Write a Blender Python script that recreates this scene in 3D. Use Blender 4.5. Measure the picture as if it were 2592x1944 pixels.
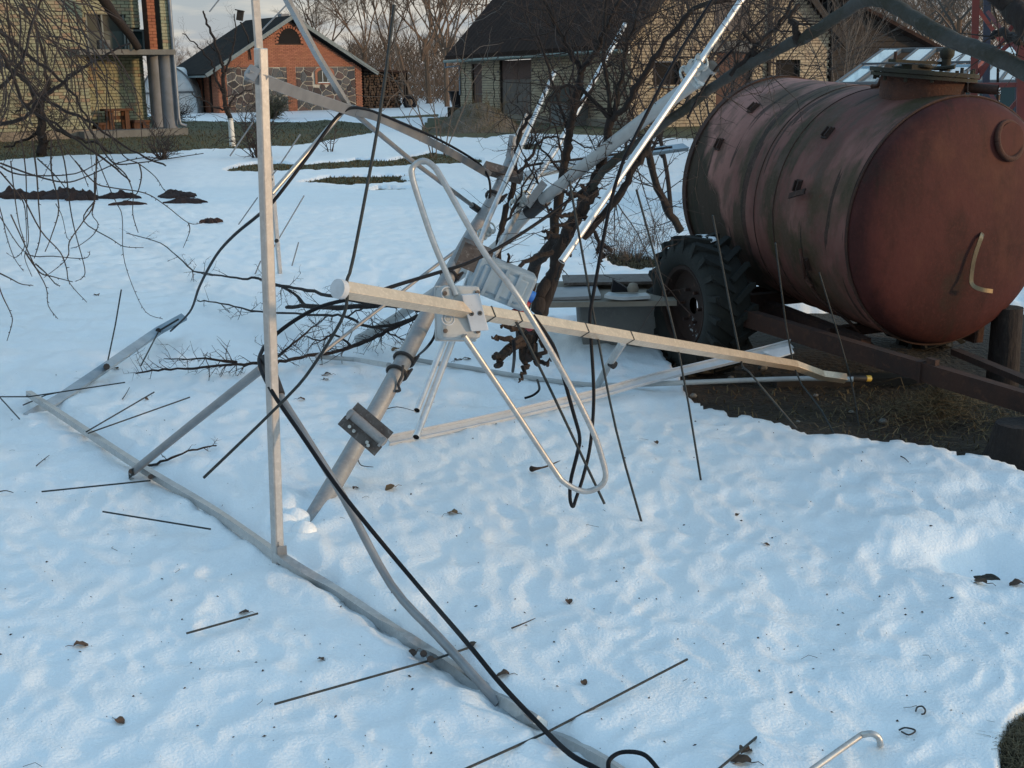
import bpy, math, random
import numpy as np
from math import sin, cos, radians, pi, atan, sqrt
from mathutils import Vector, Matrix
for o in list(bpy.data.objects): bpy.data.objects.remove(o)
SC = bpy.context.scene
COL = SC.collection
# ------------------------------------------------------------ camera
CAM_H = 1.6; FPX = 3200.0; PITCH = atan(772 / FPX); ROLL = .016
Fw = np.array([0, cos(PITCH), -sin(PITCH)])
R0 = np.array([1., 0, 0]); U0 = np.array([0, sin(PITCH), cos(PITCH)])
CR = cos(ROLL) * R0 - sin(ROLL) * U0
CU = sin(ROLL) * R0 + cos(ROLL) * U0
CC = np.array([0, 0, CAM_H])
cd = bpy.data.cameras.new('camera'); cam = bpy.data.objects.new('camera', cd); COL.objects.link(cam)
cd.sensor_width = 36; cd.lens = 36 * FPX / 2592; cd.clip_start = .05; cd.clip_end = 3000
cam.matrix_world = Matrix(((CR[0], CU[0], -Fw[0], 0), (CR[1], CU[1], -Fw[1], 0), (CR[2], CU[2], -Fw[2], CAM_H), (0, 0, 0, 1)))
SC.camera = cam
# ------------------------------------------------------------ light
SUN_EL = radians(6.0); SUN_AZ = radians(108)     # azimuth from +Y (view direction) towards +X
w = bpy.data.worlds.new('World'); SC.world = w; w.use_nodes = True
nt = w.node_tree; nt.nodes.clear(); N = nt.nodes.new; L = nt.links.new
out = N('ShaderNodeOutputWorld'); bg = N('ShaderNodeBackground'); bg.inputs[1].default_value = .12
sky = N('ShaderNodeTexSky'); sky.sky_type = 'NISHITA'; sky.sun_disc = False
sky.sun_elevation = SUN_EL; sky.sun_rotation = SUN_AZ; sky.air_density = 1.2; sky.dust_density = .6; sky.ozone_density = 1.5
geo = N('ShaderNodeTexCoord'); sep = N('ShaderNodeSeparateXYZ'); L(geo.outputs['Generated'], sep.inputs[0])
# cloud deck: project the direction onto a plane overhead
mx = N('ShaderNodeMath'); mx.operation = 'MAXIMUM'; mx.inputs[1].default_value = 0; L(sep.outputs[2], mx.inputs[0])
ad = N('ShaderNodeMath'); ad.operation = 'ADD'; ad.inputs[1].default_value = .12; L(mx.outputs[0], ad.inputs[0])
dv = N('ShaderNodeVectorMath'); dv.operation = 'DIVIDE'; cb = N('ShaderNodeCombineXYZ')
for i in range(3): L(ad.outputs[0], cb.inputs[i])
L(geo.outputs['Generated'], dv.inputs[0]); L(cb.outputs[0], dv.inputs[1])
cn = N('ShaderNodeTexNoise'); cn.inputs['Scale'].default_value = .9; cn.inputs['Detail'].default_value = 7; cn.inputs['Roughness'].default_value = .55
mpw = N('ShaderNodeMapping'); mpw.inputs['Location'].default_value = (3.1, 1.7, 0); L(dv.outputs[0], mpw.inputs[0]); L(mpw.outputs[0], cn.inputs['Vector'])
om = N('ShaderNodeMath'); om.operation = 'SUBTRACT'; om.inputs[0].default_value = 1; L(mx.outputs[0], om.inputs[1])
pw_ = N('ShaderNodeMath'); pw_.operation = 'POWER'; pw_.inputs[1].default_value = 5; L(om.outputs[0], pw_.inputs[0])
ma = N('ShaderNodeMath'); ma.operation = 'MULTIPLY_ADD'; ma.inputs[1].default_value = .55; L(pw_.outputs[0], ma.inputs[0]); L(cn.outputs[0], ma.inputs[2])
cr = N('ShaderNodeValToRGB'); cr.color_ramp.elements[0].position = .50; cr.color_ramp.elements[0].color = (0, 0, 0, 1)
cr.color_ramp.elements[1].position = .66; cr.color_ramp.elements[1].color = (.95, .95, .95, 1); L(ma.outputs[0], cr.inputs[0])
SKY_GAIN = (2.72, 2.88, 2.92, 1)
gm = N('ShaderNodeMix'); gm.data_type = 'RGBA'; gm.blend_type = 'MULTIPLY'; gm.inputs[0].default_value = 1; gm.inputs[7].default_value = SKY_GAIN
L(sky.outputs[0], gm.inputs[6])
cm = N('ShaderNodeMix'); cm.data_type = 'RGBA'; L(cr.outputs[0], cm.inputs[0]); L(gm.outputs[2], cm.inputs[6])
c2 = N('ShaderNodeTexNoise'); c2.inputs['Scale'].default_value = 2.1; c2.inputs['Detail'].default_value = 5; L(mpw.outputs[0], c2.inputs['Vector'])
r2_ = N('ShaderNodeValToRGB'); r2_.color_ramp.elements[0].position = .42; r2_.color_ramp.elements[0].color = (.155, .18, .215, 1); r2_.color_ramp.elements[1].position = .62; r2_.color_ramp.elements[1].color = (.27, .262, .255, 1)
L(c2.outputs[0], r2_.inputs[0]); c3 = N('ShaderNodeMix'); c3.data_type = 'RGBA'; c3.blend_type = 'MULTIPLY'; c3.inputs[0].default_value = 1; c3.inputs[7].default_value = (10, 10, 10, 1)
L(r2_.outputs[0], c3.inputs[6]); L(c3.outputs[2], cm.inputs[7])
L(cm.outputs[2], bg.inputs[0]); L(bg.outputs[0], out.inputs[0])
sd = bpy.data.lights.new('sun', 'SUN'); sd.energy = 1.15; sd.angle = radians(4); sd.color = (1, .64, .34)
sun = bpy.data.objects.new('sun', sd); COL.objects.link(sun)
sdir = Vector((sin(SUN_AZ) * cos(SUN_EL), cos(SUN_AZ) * cos(SUN_EL), sin(SUN_EL)))
sun.rotation_euler = sdir.to_track_quat('Z', 'Y').to_euler()
SC.view_settings.view_transform = 'Standard'; SC.view_settings.look = 'None'
SC.view_settings.exposure = 0.92; SC.view_settings.gamma = 1
# ------------------------------------------------------------ measuring helpers: photo pixel -> place
K = 2592 / 2212.
def ray(x, y): return Fw * FPX + CR * (x - 1296) + CU * (972 - y)
def at(x, y, Y):
    d = ray(x, y); return CC + d * (Y / d[1])
def gd(x, y, z=0.):
    d = ray(x, y); return CC + d * ((z - CAM_H) / d[2])
def pj(P):
    q = np.asarray(P) - CC; dn = q @ Fw
    return 1296 + FPX * (q @ CR) / dn, 972 - FPX * (q @ CU) / dn
def fa(pts): return [at(x * K, y * K, Y) for x, y, Y in pts]      # full-view pixels + distance
def nrm(v): v = np.asarray(v, float); return v / (np.linalg.norm(v) + 1e-12)
def onl(P0, P1, x, y=None):
    """point of the segment P0-P1 that is seen at column x (or nearest to x,y)"""
    P0 = np.asarray(P0); P1 = np.asarray(P1)
    best = None
    for i in range(201):
        q = P0 + (P1 - P0) * (i / 200 * 1.2 - .1); a, b = pj(q)
        d = abs(a - x) if y is None else abs(a - x) + abs(b - y)
        if best is None or d < best[0]: best = (d, q)
    return best[1]
# ------------------------------------------------------------ numpy noise
_rs = np.random.RandomState(7); _G = _rs.rand(512, 512) * 2 * pi
def pn(x, y):
    x = np.asarray(x, float); y = np.asarray(y, float)
    xi = np.floor(x).astype(int); yi = np.floor(y).astype(int); fx = x - xi; fy = y - yi
    def g(a, b, dx, dy):
        t = _G[a & 511, b & 511]; return np.cos(t) * dx + np.sin(t) * dy
    u = fx * fx * fx * (fx * (fx * 6 - 15) + 10); v = fy * fy * fy * (fy * (fy * 6 - 15) + 10)
    a = g(xi, yi, fx, fy); b = g(xi + 1, yi, fx - 1, fy); c = g(xi, yi + 1, fx, fy - 1); d = g(xi + 1, yi + 1, fx - 1, fy - 1)
    return (a + (b - a) * u) * (1 - v) + (c + (d - c) * u) * v * 1.0
def fbm(x, y, o=4):
    s = 0; a = 1.
    for i in range(o): s = s + a * pn(x * 2 ** i + 17.3 * i, y * 2 ** i + 9.1 * i); a *= .5
    return s
# bare patches: outlines measured in the photo, laid on the ground
BARE = [
 ([(1392, 838), (1470, 862), (1551, 898), (1630, 907), (1679, 921), (1722, 994), (1740, 1050), (1785, 1078), (1833, 1086), (1849, 1100), (1893, 1096), (1982, 1122), (2055, 1148), (2103, 1146), (2220, 1167), (2272, 1166), (2377, 1191), (2426, 1207), (2486, 1205), (2527, 1223), (2592, 1251), (2800, 1304), (2900, 800), (2200, 790), (1700, 800), (1560, 820)], 9),
 ([(2900, 1800), (2720, 1790), (2620, 1820), (2570, 1860), (2530, 1905), (2515, 1960), (2505, 2100), (2900, 2100)], 60),
 ([(-500, 425), (0, 411), (177, 397), (354, 392), (440, 388), (515, 380), (619, 379), (685, 374), (738, 373), (828, 358), (947, 337), (956, 326), (917, 313), (828, 304), (768, 310), (679, 310), (464, 307), (430, 296), (0, 296), (-500, 296)], 5),
 ([(569, 434), (618, 420), (690, 415), (762, 420), (907, 407), (980, 409), (1052, 398), (1095, 388), (1140, 396), (1215, 406), (1218, 417), (1052, 423), (820, 436), (690, 440), (583, 441)], 4),
 ([(755, 468), (835, 451), (965, 449), (1090, 448), (1010, 456), (1070, 466), (960, 471), (880, 477), (820, 472)], 4),
 ([(930, 490), (960, 480), (1050, 481), (1065, 486), (990, 489)], 3),
 ([(1060, 345), (1230, 352), (1310, 338), (1400, 342), (1560, 347), (1700, 352), (2200, 364), (2200, 296), (1250, 286), (1085, 300)], 5),
 ([(1525, 655), (1560, 648), (1640, 655), (1680, 670), (1690, 700), (1610, 702), (1550, 688)], 8),
 ([(-10, 505), (60, 492), (130, 500), (200, 494), (240, 506), (150, 514), (20, 516)], 5),
 ([(950, 299), (1110, 289), (1110, 296), (960, 304)], 2),
 ([(1320, 372), (1345, 364), (1372, 372), (1360, 384), (1330, 384)], 3),
]
def seg_sd(px, py, poly):
    n = len(poly); d = np.full(px.shape, 1e9); ins = np.zeros(px.shape, bool)
    for i in range(n):
        x0, y0 = poly[i]; x1, y1 = poly[(i + 1) % n]; ex, ey = x1 - x0, y1 - y0
        wx, wy = px - x0, py - y0; t = np.clip((wx * ex + wy * ey) / (ex * ex + ey * ey), 0, 1)
        dd = (wx - t * ex) ** 2 + ((wy - t * ey) * 2.0) ** 2; d = np.minimum(d, dd)
        c = ((y0 > py) != (y1 > py)) & (px < ex * (py - y0) / (ey if ey else 1e-9) + x0); ins ^= c
    return np.where(ins, -np.sqrt(d), np.sqrt(d))
def bare_amount(X, Y):
    """0 = snow, 1 = bare"""
    P = np.stack([X, Y, np.zeros_like(X)], -1); px, py = pj(P)
    out_ = np.zeros_like(X)
    for poly, ww in BARE:
        xs = [a for a, b in poly]; ys = [b for a, b in poly]
        m = (px > min(xs) - 80) & (px < max(xs) + 80) & (py > min(ys) - 60) & (py < max(ys) + 60)
        if not m.any(): continue
        j = fbm(X[m] * (40. / ww) * .5, Y[m] * (40. / ww) * .28, 4) * ww * 1.1
        sd_ = seg_sd(px[m], py[m], poly) + j
        a = np.clip(.5 - sd_ / (ww * .9), 0, 1); a = a * a * (3 - 2 * a)
        out_[m] = np.maximum(out_[m], a)
    return out_
GROOVES = []
def _groove(P, wd_, dp_):
    Q = [gd(x, y, .06)[:2] for x, y in P]
    for a_, b_ in zip(Q, Q[1:]): GROOVES.append((a_, b_, wd_, dp_))
_groove([(73, 996), (211, 1087), (357, 1184), (533, 1289), (686, 1394), (820, 1479), (973, 1580), (1090, 1656), (1266, 1772), (1406, 1862), (1559, 1950)], .045, .030)
_groove([(985, 1118), (1250, 1062), (1500, 1002)], .04, .012)
_groove([(75, 1052), (270, 928), (400, 838)], .05, .015)
_groove([(1060, 912), (1290, 948), (1530, 975)], .03, .012)
_groove([(735, 1350), (800, 1265)], .06, .045)
def snow_h(X, Y):
    X = np.asarray(X, float); Y = np.asarray(Y, float)
    fade = np.clip(14. / (Y + 1e-3), .12, 1)
    wx = X + .06 * pn(X * 3, Y * 3); wy = Y + .08 * pn(X * 3 + 9, Y * 3 + 4)
    n1 = 1 - 2.2 * np.abs(pn(wx * 3.9 + .35 * wy, wy * 3.3))
    n2 = 1 - 2.2 * np.abs(pn(wx * 9.2 + 31, wy * 7.8 + 7))
    h = .028 + .045 * np.clip(11. / (Y + 1e-3), 0, 1) + .028 * pn(X * .55, Y * .45) * fade ** .5 + .0125 * n1 * fade + .0095 * n2 * fade + .010 * pn(X * 4.4 + 5, Y * 3.7) * fade + 0.0042 * pn(X * 15, Y * 13) * fade + 0.0024 * pn(X * 31, Y * 27) * np.clip(6. / (Y + .001), 0, 1)
    for A_, B_, wd_, dp_ in GROOVES:
        ex_, ey_ = B_ - A_; t_ = np.clip(((X - A_[0]) * ex_ + (Y - A_[1]) * ey_) / (ex_ * ex_ + ey_ * ey_), 0, 1)
        d2_ = (X - A_[0] - t_ * ex_) ** 2 + (Y - A_[1] - t_ * ey_) ** 2; h = h - dp_ * np.exp(-d2_ / wd_ ** 2)
    # heap along the edge by the tank, a hollow with leaves, footprints
    for (cx, cy), rr, dz in (((2330, 1260), .45, .03), ((1900, 1170), .4, .02), ((1450, 900), .35, .05), ((1270, 880), .3, .04), ((780, 1330), .12, .05), ((2440, 1455), .16, -.055), ((2520, 1470), .14, -.05), ((2300, 1400), .18, .035),
                             ((600, 1500), .12, -.03), ((560, 1440), .07, -.035), ((690, 1480), .2, .04), ((1250, 1010), .2, -.04), ((1340, 1040), .2, -.03), ((1215, 1060), .12, -.03)):
        p = gd(cx, cy); h = h + dz * np.exp(-((X - p[0]) ** 2 + (Y - p[1]) ** 2) / rr ** 2)
    return h
def sz(x, y): return float(snow_h(np.array([x]), np.array([y]))[0])
def sg(x, y, up=0.):
    """point on the snow seen at photo pixel x,y"""
    z = .07
    for _ in range(4):
        p = gd(x, y, z + up); z = sz(p[0], p[1])
    return gd(x, y, z + up)
# ------------------------------------------------------------ mesh building
class MB:
    def __init__(s): s.v = []; s.f = []; s.sm = True
    def add(s, vs, fs):
        b = len(s.v); s.v += [tuple(map(float, q)) for q in vs]; s.f += [tuple(b + i for i in f) for f in fs]; return s
    def tube(s, pts, r, n=8, cap=True, phase=0., ref=None, sx=1., sy=1.):
        P = [np.asarray(p, float) for p in pts]; m = len(P)
        if np.isscalar(r): r = [r] * m
        T = []
        for i in range(m):
            t = P[min(i + 1, m - 1)] - P[max(i - 1, 0)]; T.append(nrm(t))
        a = np.asarray(ref, float) if ref is not None else (np.array([0, 0, 1.]) if abs(T[0][2]) < .9 else np.array([1., 0, 0]))
        vs = []; u = nrm(np.cross(np.cross(T[0], a), T[0]))
        for i in range(m):
            if ref is not None: u = nrm(a - T[i] * (a @ T[i]))
            else: u = nrm(u - T[i] * (u @ T[i]))
            w_ = np.cross(T[i], u)
            for k in range(n):
                an = phase + 2 * pi * k / n; vs.append(P[i] + (u * cos(an) * sx + w_ * sin(an) * sy) * r[i])
        fs = []
        for i in range(m - 1):
            for k in range(n): k2 = (k + 1) % n; fs.append((i * n + k, i * n + k2, (i + 1) * n + k2, (i + 1) * n + k))
        if cap: fs.append(tuple(range(n - 1, -1, -1))); fs.append(tuple((m - 1) * n + k for k in range(n)))
        return s.add(vs, fs)
    def bar(s, pts, wd, ht=None, up=(0, 0, 1)):
        """rectangular profile swept along pts; up = direction of the ht side"""
        ht = ht or wd; P = [np.asarray(p, float) for p in pts]; m = len(P); vs = []
        for i in range(m):
            t = nrm(P[min(i + 1, m - 1)] - P[max(i - 1, 0)]); u = nrm(np.asarray(up, float) - t * (np.asarray(up) @ t)); q = np.cross(t, u)
            for a, b in ((-1, -1), (1, -1), (1, 1), (-1, 1)): vs.append(P[i] + q * a * wd / 2 + u * b * ht / 2)
        fs = []
        for i in range(m - 1):
            for k in range(4): k2 = (k + 1) % 4; fs.append((i * 4 + k, i * 4 + k2, i * 4 + 4 + k2, i * 4 + 4 + k))
        fs += [(3, 2, 1, 0), tuple((m - 1) * 4 + k for k in range(4))]
        s.sm = False
        return s.add(vs, fs)
    def box(s, c, size, ax=None):
        c = np.asarray(c, float); A = np.eye(3) if ax is None else np.array([nrm(a) for a in ax]); h = np.asarray(size, float) / 2
        vs = [c + A[0] * h[0] * a + A[1] * h[1] * b + A[2] * h[2] * d for a in (-1, 1) for b in (-1, 1) for d in (-1, 1)]
        s.sm = False
        return s.add(vs, [(0, 1, 3, 2), (4, 6, 7, 5), (0, 4, 5, 1), (2, 3, 7, 6), (0, 2, 6, 4), (1, 5, 7, 3)])
    def prism(s, poly, off):
        """flat polygon (3-D points) given thickness off (vector)"""
        P = [np.asarray(p, float) for p in poly]; n = len(P); o = np.asarray(off, float)
        s.sm = False
        return s.add(P + [p + o for p in P], [tuple(range(n - 1, -1, -1)), tuple(range(n, 2 * n))] + [(i, (i + 1) % n, n + (i + 1) % n, n + i) for i in range(n)])
    def quad(s, a, b, c, d): s.sm = False; return s.add([a, b, c, d], [(0, 1, 2, 3)])
    def ring(s, c, axis, R_, r, n=16, m=6, a0=0., a1=2 * pi):
        axis = nrm(axis); a = nrm(np.cross(axis, (0, 0, 1)) if abs(axis[2]) < .9 else np.cross(axis, (1, 0, 0))); b = np.cross(axis, a)
        full = abs(a1 - a0 - 2 * pi) < 1e-6
        pts = [np.asarray(c) + R_ * (a * cos(t) + b * sin(t)) for t in np.linspace(a0, a1, n + 1)]
        return s.tube(pts, r, m, cap=not full)
    def lathe(s, prof, n=48, axis='x'):
        """prof: (station, radius) about local x"""
        vs = []; fs = []; m = len(prof)
        for (x, r_) in prof:
            for k in range(n): t = 2 * pi * k / n; vs.append((x, r_ * cos(t), r_ * sin(t)))
        for i in range(m - 1):
            for k in range(n): k2 = (k + 1) % n; fs.append((i * n + k, i * n + k2, (i + 1) * n + k2, (i + 1) * n + k))
        return s.add(vs, fs)
    def build(s, name, mat, parent=None, kind=None, label=None, smooth=None, bevel=0.):
        off = np.array(parent['_o']) if (parent is not None and '_o' in parent) else np.zeros(3)
        me = bpy.data.meshes.new(name)
        me.from_pydata([tuple(np.array(q) - off) for q in s.v], [], s.f); me.update()
        if smooth if smooth is not None else s.sm:
            me.polygons.foreach_set('use_smooth', [True] * len(me.polygons))
            try: me.set_sharp_from_angle(angle=radians(50))
            except Exception: pass
        me.materials.append(mat)
        o = bpy.data.objects.new(name, me); COL.objects.link(o)
        if parent is not None: o.parent = parent; o['_o'] = list(off)
        if kind: o['kind'] = kind
        if label: o['label'] = label
        if bevel:
            md = o.modifiers.new('bevel', 'BEVEL'); md.width = bevel; md.segments = 2; md.limit_method = 'ANGLE'
        return o
def tag(o, label, cat, group=None):
    o['label'] = label; o['category'] = cat
    if group: o['group'] = group
    return o
def thing(name, label, cat, loc=(0, 0, 0), group=None, local=None):
    o = bpy.data.objects.new(name, None); COL.objects.link(o); o.empty_display_size = .2
    if local is not None: o.matrix_world = local; o['_o'] = [0., 0., 0.]
    else: o.location = tuple(map(float, loc)); o['_o'] = list(map(float, loc))
    return tag(o, label, cat, group)
def one(mb, name, mat, label, cat, group=None, base=None, **k):
    """a thing that is a single mesh, its origin at its base"""
    V = np.array(mb.v); b = V[V[:, 2].argmin()] if base is None else np.asarray(base, float)
    mb.v = [tuple(q) for q in (V - b)]
    o = mb.build(name, mat, **k); o.location = tuple(map(float, b)); return tag(o, label, cat, group)
def struct(o): o['kind'] = 'structure'; return o
def smooth_path(P, n=6):
    P = [np.asarray(p, float) for p in P]; o_ = []
    for i in range(len(P) - 1):
        a = P[max(i - 1, 0)]; b = P[i]; c = P[i + 1]; d = P[min(i + 2, len(P) - 1)]
        for k in range(n):
            t = k / n; o_.append(.5 * ((2 * b) + (c - a) * t + (2 * a - 5 * b + 4 * c - d) * t * t + (3 * b - a - 3 * c + d) * t ** 3))
    o_.append(P[-1]); return o_
# ------------------------------------------------------------ materials
def mat(name, col, rough=.7, metal=0., noise=None, bump=None, rnd=None, spec=None, coord='Object'):
    """noise: list of (scale, colour, lo, hi[, stretch]); bump: (scale, strength, distance); rnd: list of colours picked per object/island"""
    m = bpy.data.materials.new(name); m.use_nodes = True; t = m.node_tree; b = t.nodes['Principled BSDF']
    b.inputs['Roughness'].default_value = rough; b.inputs['Metallic'].default_value = metal
    if spec is not None: b.inputs['Specular IOR Level'].default_value = spec
    N_ = t.nodes.new; L_ = t.links.new
    tc = N_('ShaderNodeTexCoord'); src = None
    if rnd:
        oi = N_('ShaderNodeObjectInfo'); ge = N_('ShaderNodeNewGeometry'); a = N_('ShaderNodeMath'); a.operation = 'ADD'
        L_(oi.outputs['Random'], a.inputs[0]); L_(ge.outputs['Random Per Island'], a.inputs[1])
        f = N_('ShaderNodeMath'); f.operation = 'FRACT'; L_(a.outputs[0], f.inputs[0])
        r_ = N_('ShaderNodeValToRGB'); r_.color_ramp.interpolation = 'LINEAR'; e = r_.color_ramp.elements
        while len(e) < len(rnd): e.new(.5)
        for i, c in enumerate(rnd): e[i].position = i / (len(rnd) - 1); e[i].color = (*c, 1)
        L_(f.outputs[0], r_.inputs[0]); src = r_.outputs[0]
    for nz in (noise or []):
        sc, c, lo, hi = nz[:4]; st = nz[4] if len(nz) > 4 else (1, 1, 1)
        mp = N_('ShaderNodeMapping'); mp.inputs['Scale'].default_value = st; L_(tc.outputs[coord], mp.inputs[0])
        n = N_('ShaderNodeTexNoise'); n.inputs['Scale'].default_value = sc; n.inputs['Detail'].default_value = 6; n.inputs['Roughness'].default_value = .62
        L_(mp.outputs[0], n.inputs['Vector'])
        mr = N_('ShaderNodeMapRange'); mr.inputs[1].default_value = lo; mr.inputs[2].default_value = hi; L_(n.outputs[0], mr.inputs[0])
        x = N_('ShaderNodeMix'); x.data_type = 'RGBA'; L_(mr.outputs[0], x.inputs[0])
        if src is None: x.inputs[6].default_value = (*col, 1)
        else: L_(src, x.inputs[6])
        x.inputs[7].default_value = (*c, 1); src = x.outputs[2]
    if src is None: b.inputs['Base Color'].default_value = (*col, 1)
    else: L_(src, b.inputs['Base Color'])
    if bump:
        n = N_('ShaderNodeTexNoise'); n.inputs['Scale'].default_value = bump[0]; n.inputs['Detail'].default_value = 5
        mp = N_('ShaderNodeMapping'); mp.inputs['Scale'].default_value = bump[3] if len(bump) > 3 else (1, 1, 1); L_(tc.outputs[coord], mp.inputs[0]); L_(mp.outputs[0], n.inputs['Vector'])
        bp = N_('ShaderNodeBump'); bp.inputs['Strength'].default_value = bump[1]; bp.inputs['Distance'].default_value = bump[2]
        L_(n.outputs[0], bp.inputs['Height']); L_(bp.outputs[0], b.inputs['Normal'])
    return m
M = {}
M['lawn'] = mat('thawed_lawn', (0.069, 0.068, 0.023), .95, noise=[(.7, (0.050, 0.047, 0.021), .4, .65), (6, (0.106, 0.098, 0.037), .5, .75), (25, (0.031, 0.031, 0.014), .5, .75)], bump=(12, 1, .06))
M['snow'] = mat('snow', (.82, .86, .88), .34, noise=[(2.2, (.76, .82, .86), .35, .7), (150, (.90, .94, .96), .56, .72), (6, (.66, .70, .73), .62, .9), (330, (.98, .98, .98), .70, .74), (120, (.42, .40, .38), .735, .76)], bump=(110, .45, .008), spec=.7)  # fine white flecks paint sparkle into the snow colour; dark specks are dirt
M['earth'] = mat('earth', (.030, .021, .014), .95, noise=[(1.5, (.034, .027, .015), .4, .65), (22, (.060, .043, .026), .5, .75), (90, (.02, .015, .012), .45, .7)], bump=(30, .9, .05))
M['grassmat'] = mat('grass_blades', (.09, .085, .03), .9, rnd=[(.035, .036, .012), (.06, .052, .022), (.09, .07, .035), (.045, .045, .014)])
M['hay'] = mat('dry_grass', (0.150, 0.120, 0.064), .9, rnd=[(0.098, 0.072, 0.036), (0.053, 0.040, 0.020), (0.165, 0.132, 0.072), (0.034, 0.030, 0.014)])
M['alu'] = mat('weathered_aluminium', (.46, .455, .44), .38, .6, noise=[(14, (.36, .36, .355), .4, .7), (70, (.54, .54, .53), .5, .8), (230, (.3, .3, .3), .66, .78)], bump=(160, .12, .002))
M['boom_m'] = mat('sunset_tinted_aluminium', (.62, .50, .37), .38, .5, noise=[(14, (.52, .42, .31), .4, .7), (90, (.80, .66, .50), .5, .8), (230, (.25, .2, .15), .66, .74)], bump=(160, .2, .002))  # warm sunset glint on the boom tinted into its base colour
M['alu_shine'] = mat('bright_aluminium_tube', (.70, .70, .69), .42, .75, noise=[(30, (.55, .55, .55), .5, .75)])
M['alu_dull'] = mat('dull_grey_aluminium', (.26, .27, .28), .5, .4, noise=[(12, (.20, .21, .22), .4, .7), (200, (.2, .2, .2), .66, .8)])
M['rod'] = mat('dark_rod', (.014, .02, .022), .7, .0, noise=[(50, (.05, .055, .055), .5, .8)])
M['galv'] = mat('galvanised_pipe', (.30, .30, .295), .5, .3, noise=[(10, (.23, .23, .235), .4, .7), (60, (.36, .36, .35), .5, .8), (180, (.16, .14, .12), .68, .8)], bump=(90, .2, .003))
M['steel'] = mat('stained_steel', (.11, .095, .085), .65, .2, noise=[(25, (.065, .045, .036), .4, .7), (70, (.3, .28, .26), .55, .8)])
M['zinc'] = mat('zinc_clamp', (.5, .54, .54), .35, .7, noise=[(80, (.2, .24, .24), .5, .75)])
M['rubber'] = mat('black_cable', (.006, .0065, .009), .6, noise=[(60, (.014, .014, .017), .5, .8)], spec=.2)
M['tape'] = mat('black_tape', (.02, .018, .018), .6)
M['plastic'] = mat('grey_plastic', (.40, .42, .42), .45, noise=[(9, (.32, .33, .33), .45, .7), (90, (.3, .29, .26), .63, .8)])
M['plastic_white'] = mat('white_plastic', (.52, .55, .58), .5, noise=[(12, (.42, .44, .46), .45, .7), (80, (.3, .3, .3), .66, .8)])
M['blue'] = mat('blue_plastic', (.03, .16, .55), .4)
M['redtape'] = mat('red_tape', (.25, .03, .035), .5)
M['bark'] = mat('bark', (0.018, 0.013, 0.011), .9, noise=[(12, (0.011, 0.007, 0.007), .4, .65), (30, (0.035, 0.028, 0.023), .55, .8), (6, (0.022, 0.023, 0.017), .6, .8)], bump=(45, .8, .012, (1, 1, .3)))
M['bark_moss'] = mat('mossy_bark', (.050, .052, .050), .9, noise=[(5, (.026, .026, .018), .42, .6), (26, (.075, .076, .074), .55, .75)], bump=(40, .7, .01))
M['bark_light'] = mat('split_bark', (0.039, 0.025, 0.017), .9, noise=[(14, (0.012, 0.008, 0.007), .4, .65, (1, 1, .25))], bump=(40, .9, .02, (1, 1, .2)))
M['twig'] = mat('twig', (0.027, 0.019, 0.016), .85, noise=[(9, (0.049, 0.034, 0.025), .5, .75)])
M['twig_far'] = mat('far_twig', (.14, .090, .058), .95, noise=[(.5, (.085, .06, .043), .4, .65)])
M['birch'] = mat('birch_twig', (0.090, 0.074, 0.061), .9)
M['leaf'] = mat('dead_leaf', (.07, .04, .025), .8, rnd=[(.06, .035, .02), (.11, .062, .035), (.04, .025, .02)], noise=[(60, (.03, .018, .012), .5, .75)])
M['leaf_tan'] = mat('tan_dead_leaf', (.20, .11, .045), .8, noise=[(60, (.09, .05, .025), .45, .7)])
M['crumb'] = mat('bark_crumb', (.03, .022, .018), .9)
M['brick_y'] = mat('yellow_brick', (0.290, 0.289, 0.181), .9, rnd=[(0.261, 0.265, 0.173), (0.311, 0.320, 0.222), (0.290, 0.291, 0.197), (0.232, 0.257, 0.181), (0.305, 0.304, 0.197), (0.283, 0.202, 0.140), (0.297, 0.312, 0.214)], noise=[(22, (0.194, 0.195, 0.131), .5, .85)])
M['brick_p'] = mat('pale_yellow_brick', (0.404, 0.340, 0.240), .9, rnd=[(0.367, 0.300, 0.205), (0.422, 0.359, 0.256), (0.396, 0.325, 0.222), (0.350, 0.284, 0.205), (0.414, 0.340, 0.231)], noise=[(.9, (0.330, 0.218, 0.155), .56, .75), (22, (0.276, 0.218, 0.155), .5, .85)])
M['brick_r'] = mat('red_brick', (0.300, 0.120, 0.068), .9, rnd=[(0.315, 0.124, 0.071), (0.375, 0.150, 0.086), (0.270, 0.101, 0.060), (0.345, 0.143, 0.075)], noise=[(20, (0.203, 0.075, 0.045), .5, .85)])
M['mortar_d'] = mat('dark_mortar', (0.018, 0.017, 0.012), .95, noise=[(8, (0.027, 0.026, 0.019), .45, .7)])
M['mortar_r'] = mat('brown_mortar', (0.070, 0.037, 0.025), .95, noise=[(8, (0.090, 0.055, 0.040), .45, .7)])
M['mortar_w'] = mat('pale_mortar', (0.525, 0.475, 0.388), .95, noise=[(8, (0.400, 0.362, 0.300), .45, .7)])
M['stone'] = mat('split_fieldstone', (0.130, 0.098, 0.085), .85, rnd=[(0.065, 0.039, 0.033), (0.111, 0.104, 0.098), (0.078, 0.085, 0.088), (0.130, 0.078, 0.065), (0.039, 0.042, 0.049), (0.130, 0.111, 0.098), (0.085, 0.049, 0.039), (0.033, 0.029, 0.029)], noise=[(14, (0.065, 0.058, 0.055), .45, .75)])
M['concrete'] = mat('concrete', (.15, .155, .15), .9, noise=[(3, (.11, .112, .108), .4, .7), (30, (.2, .2, .19), .55, .8)], bump=(25, .4, .01))
M['concrete_b'] = mat('asbestos_pipe', (.20, .22, .25), .85, noise=[(3, (.15, .165, .18), .4, .7), (60, (.12, .12, .12), .64, .8)])
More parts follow.
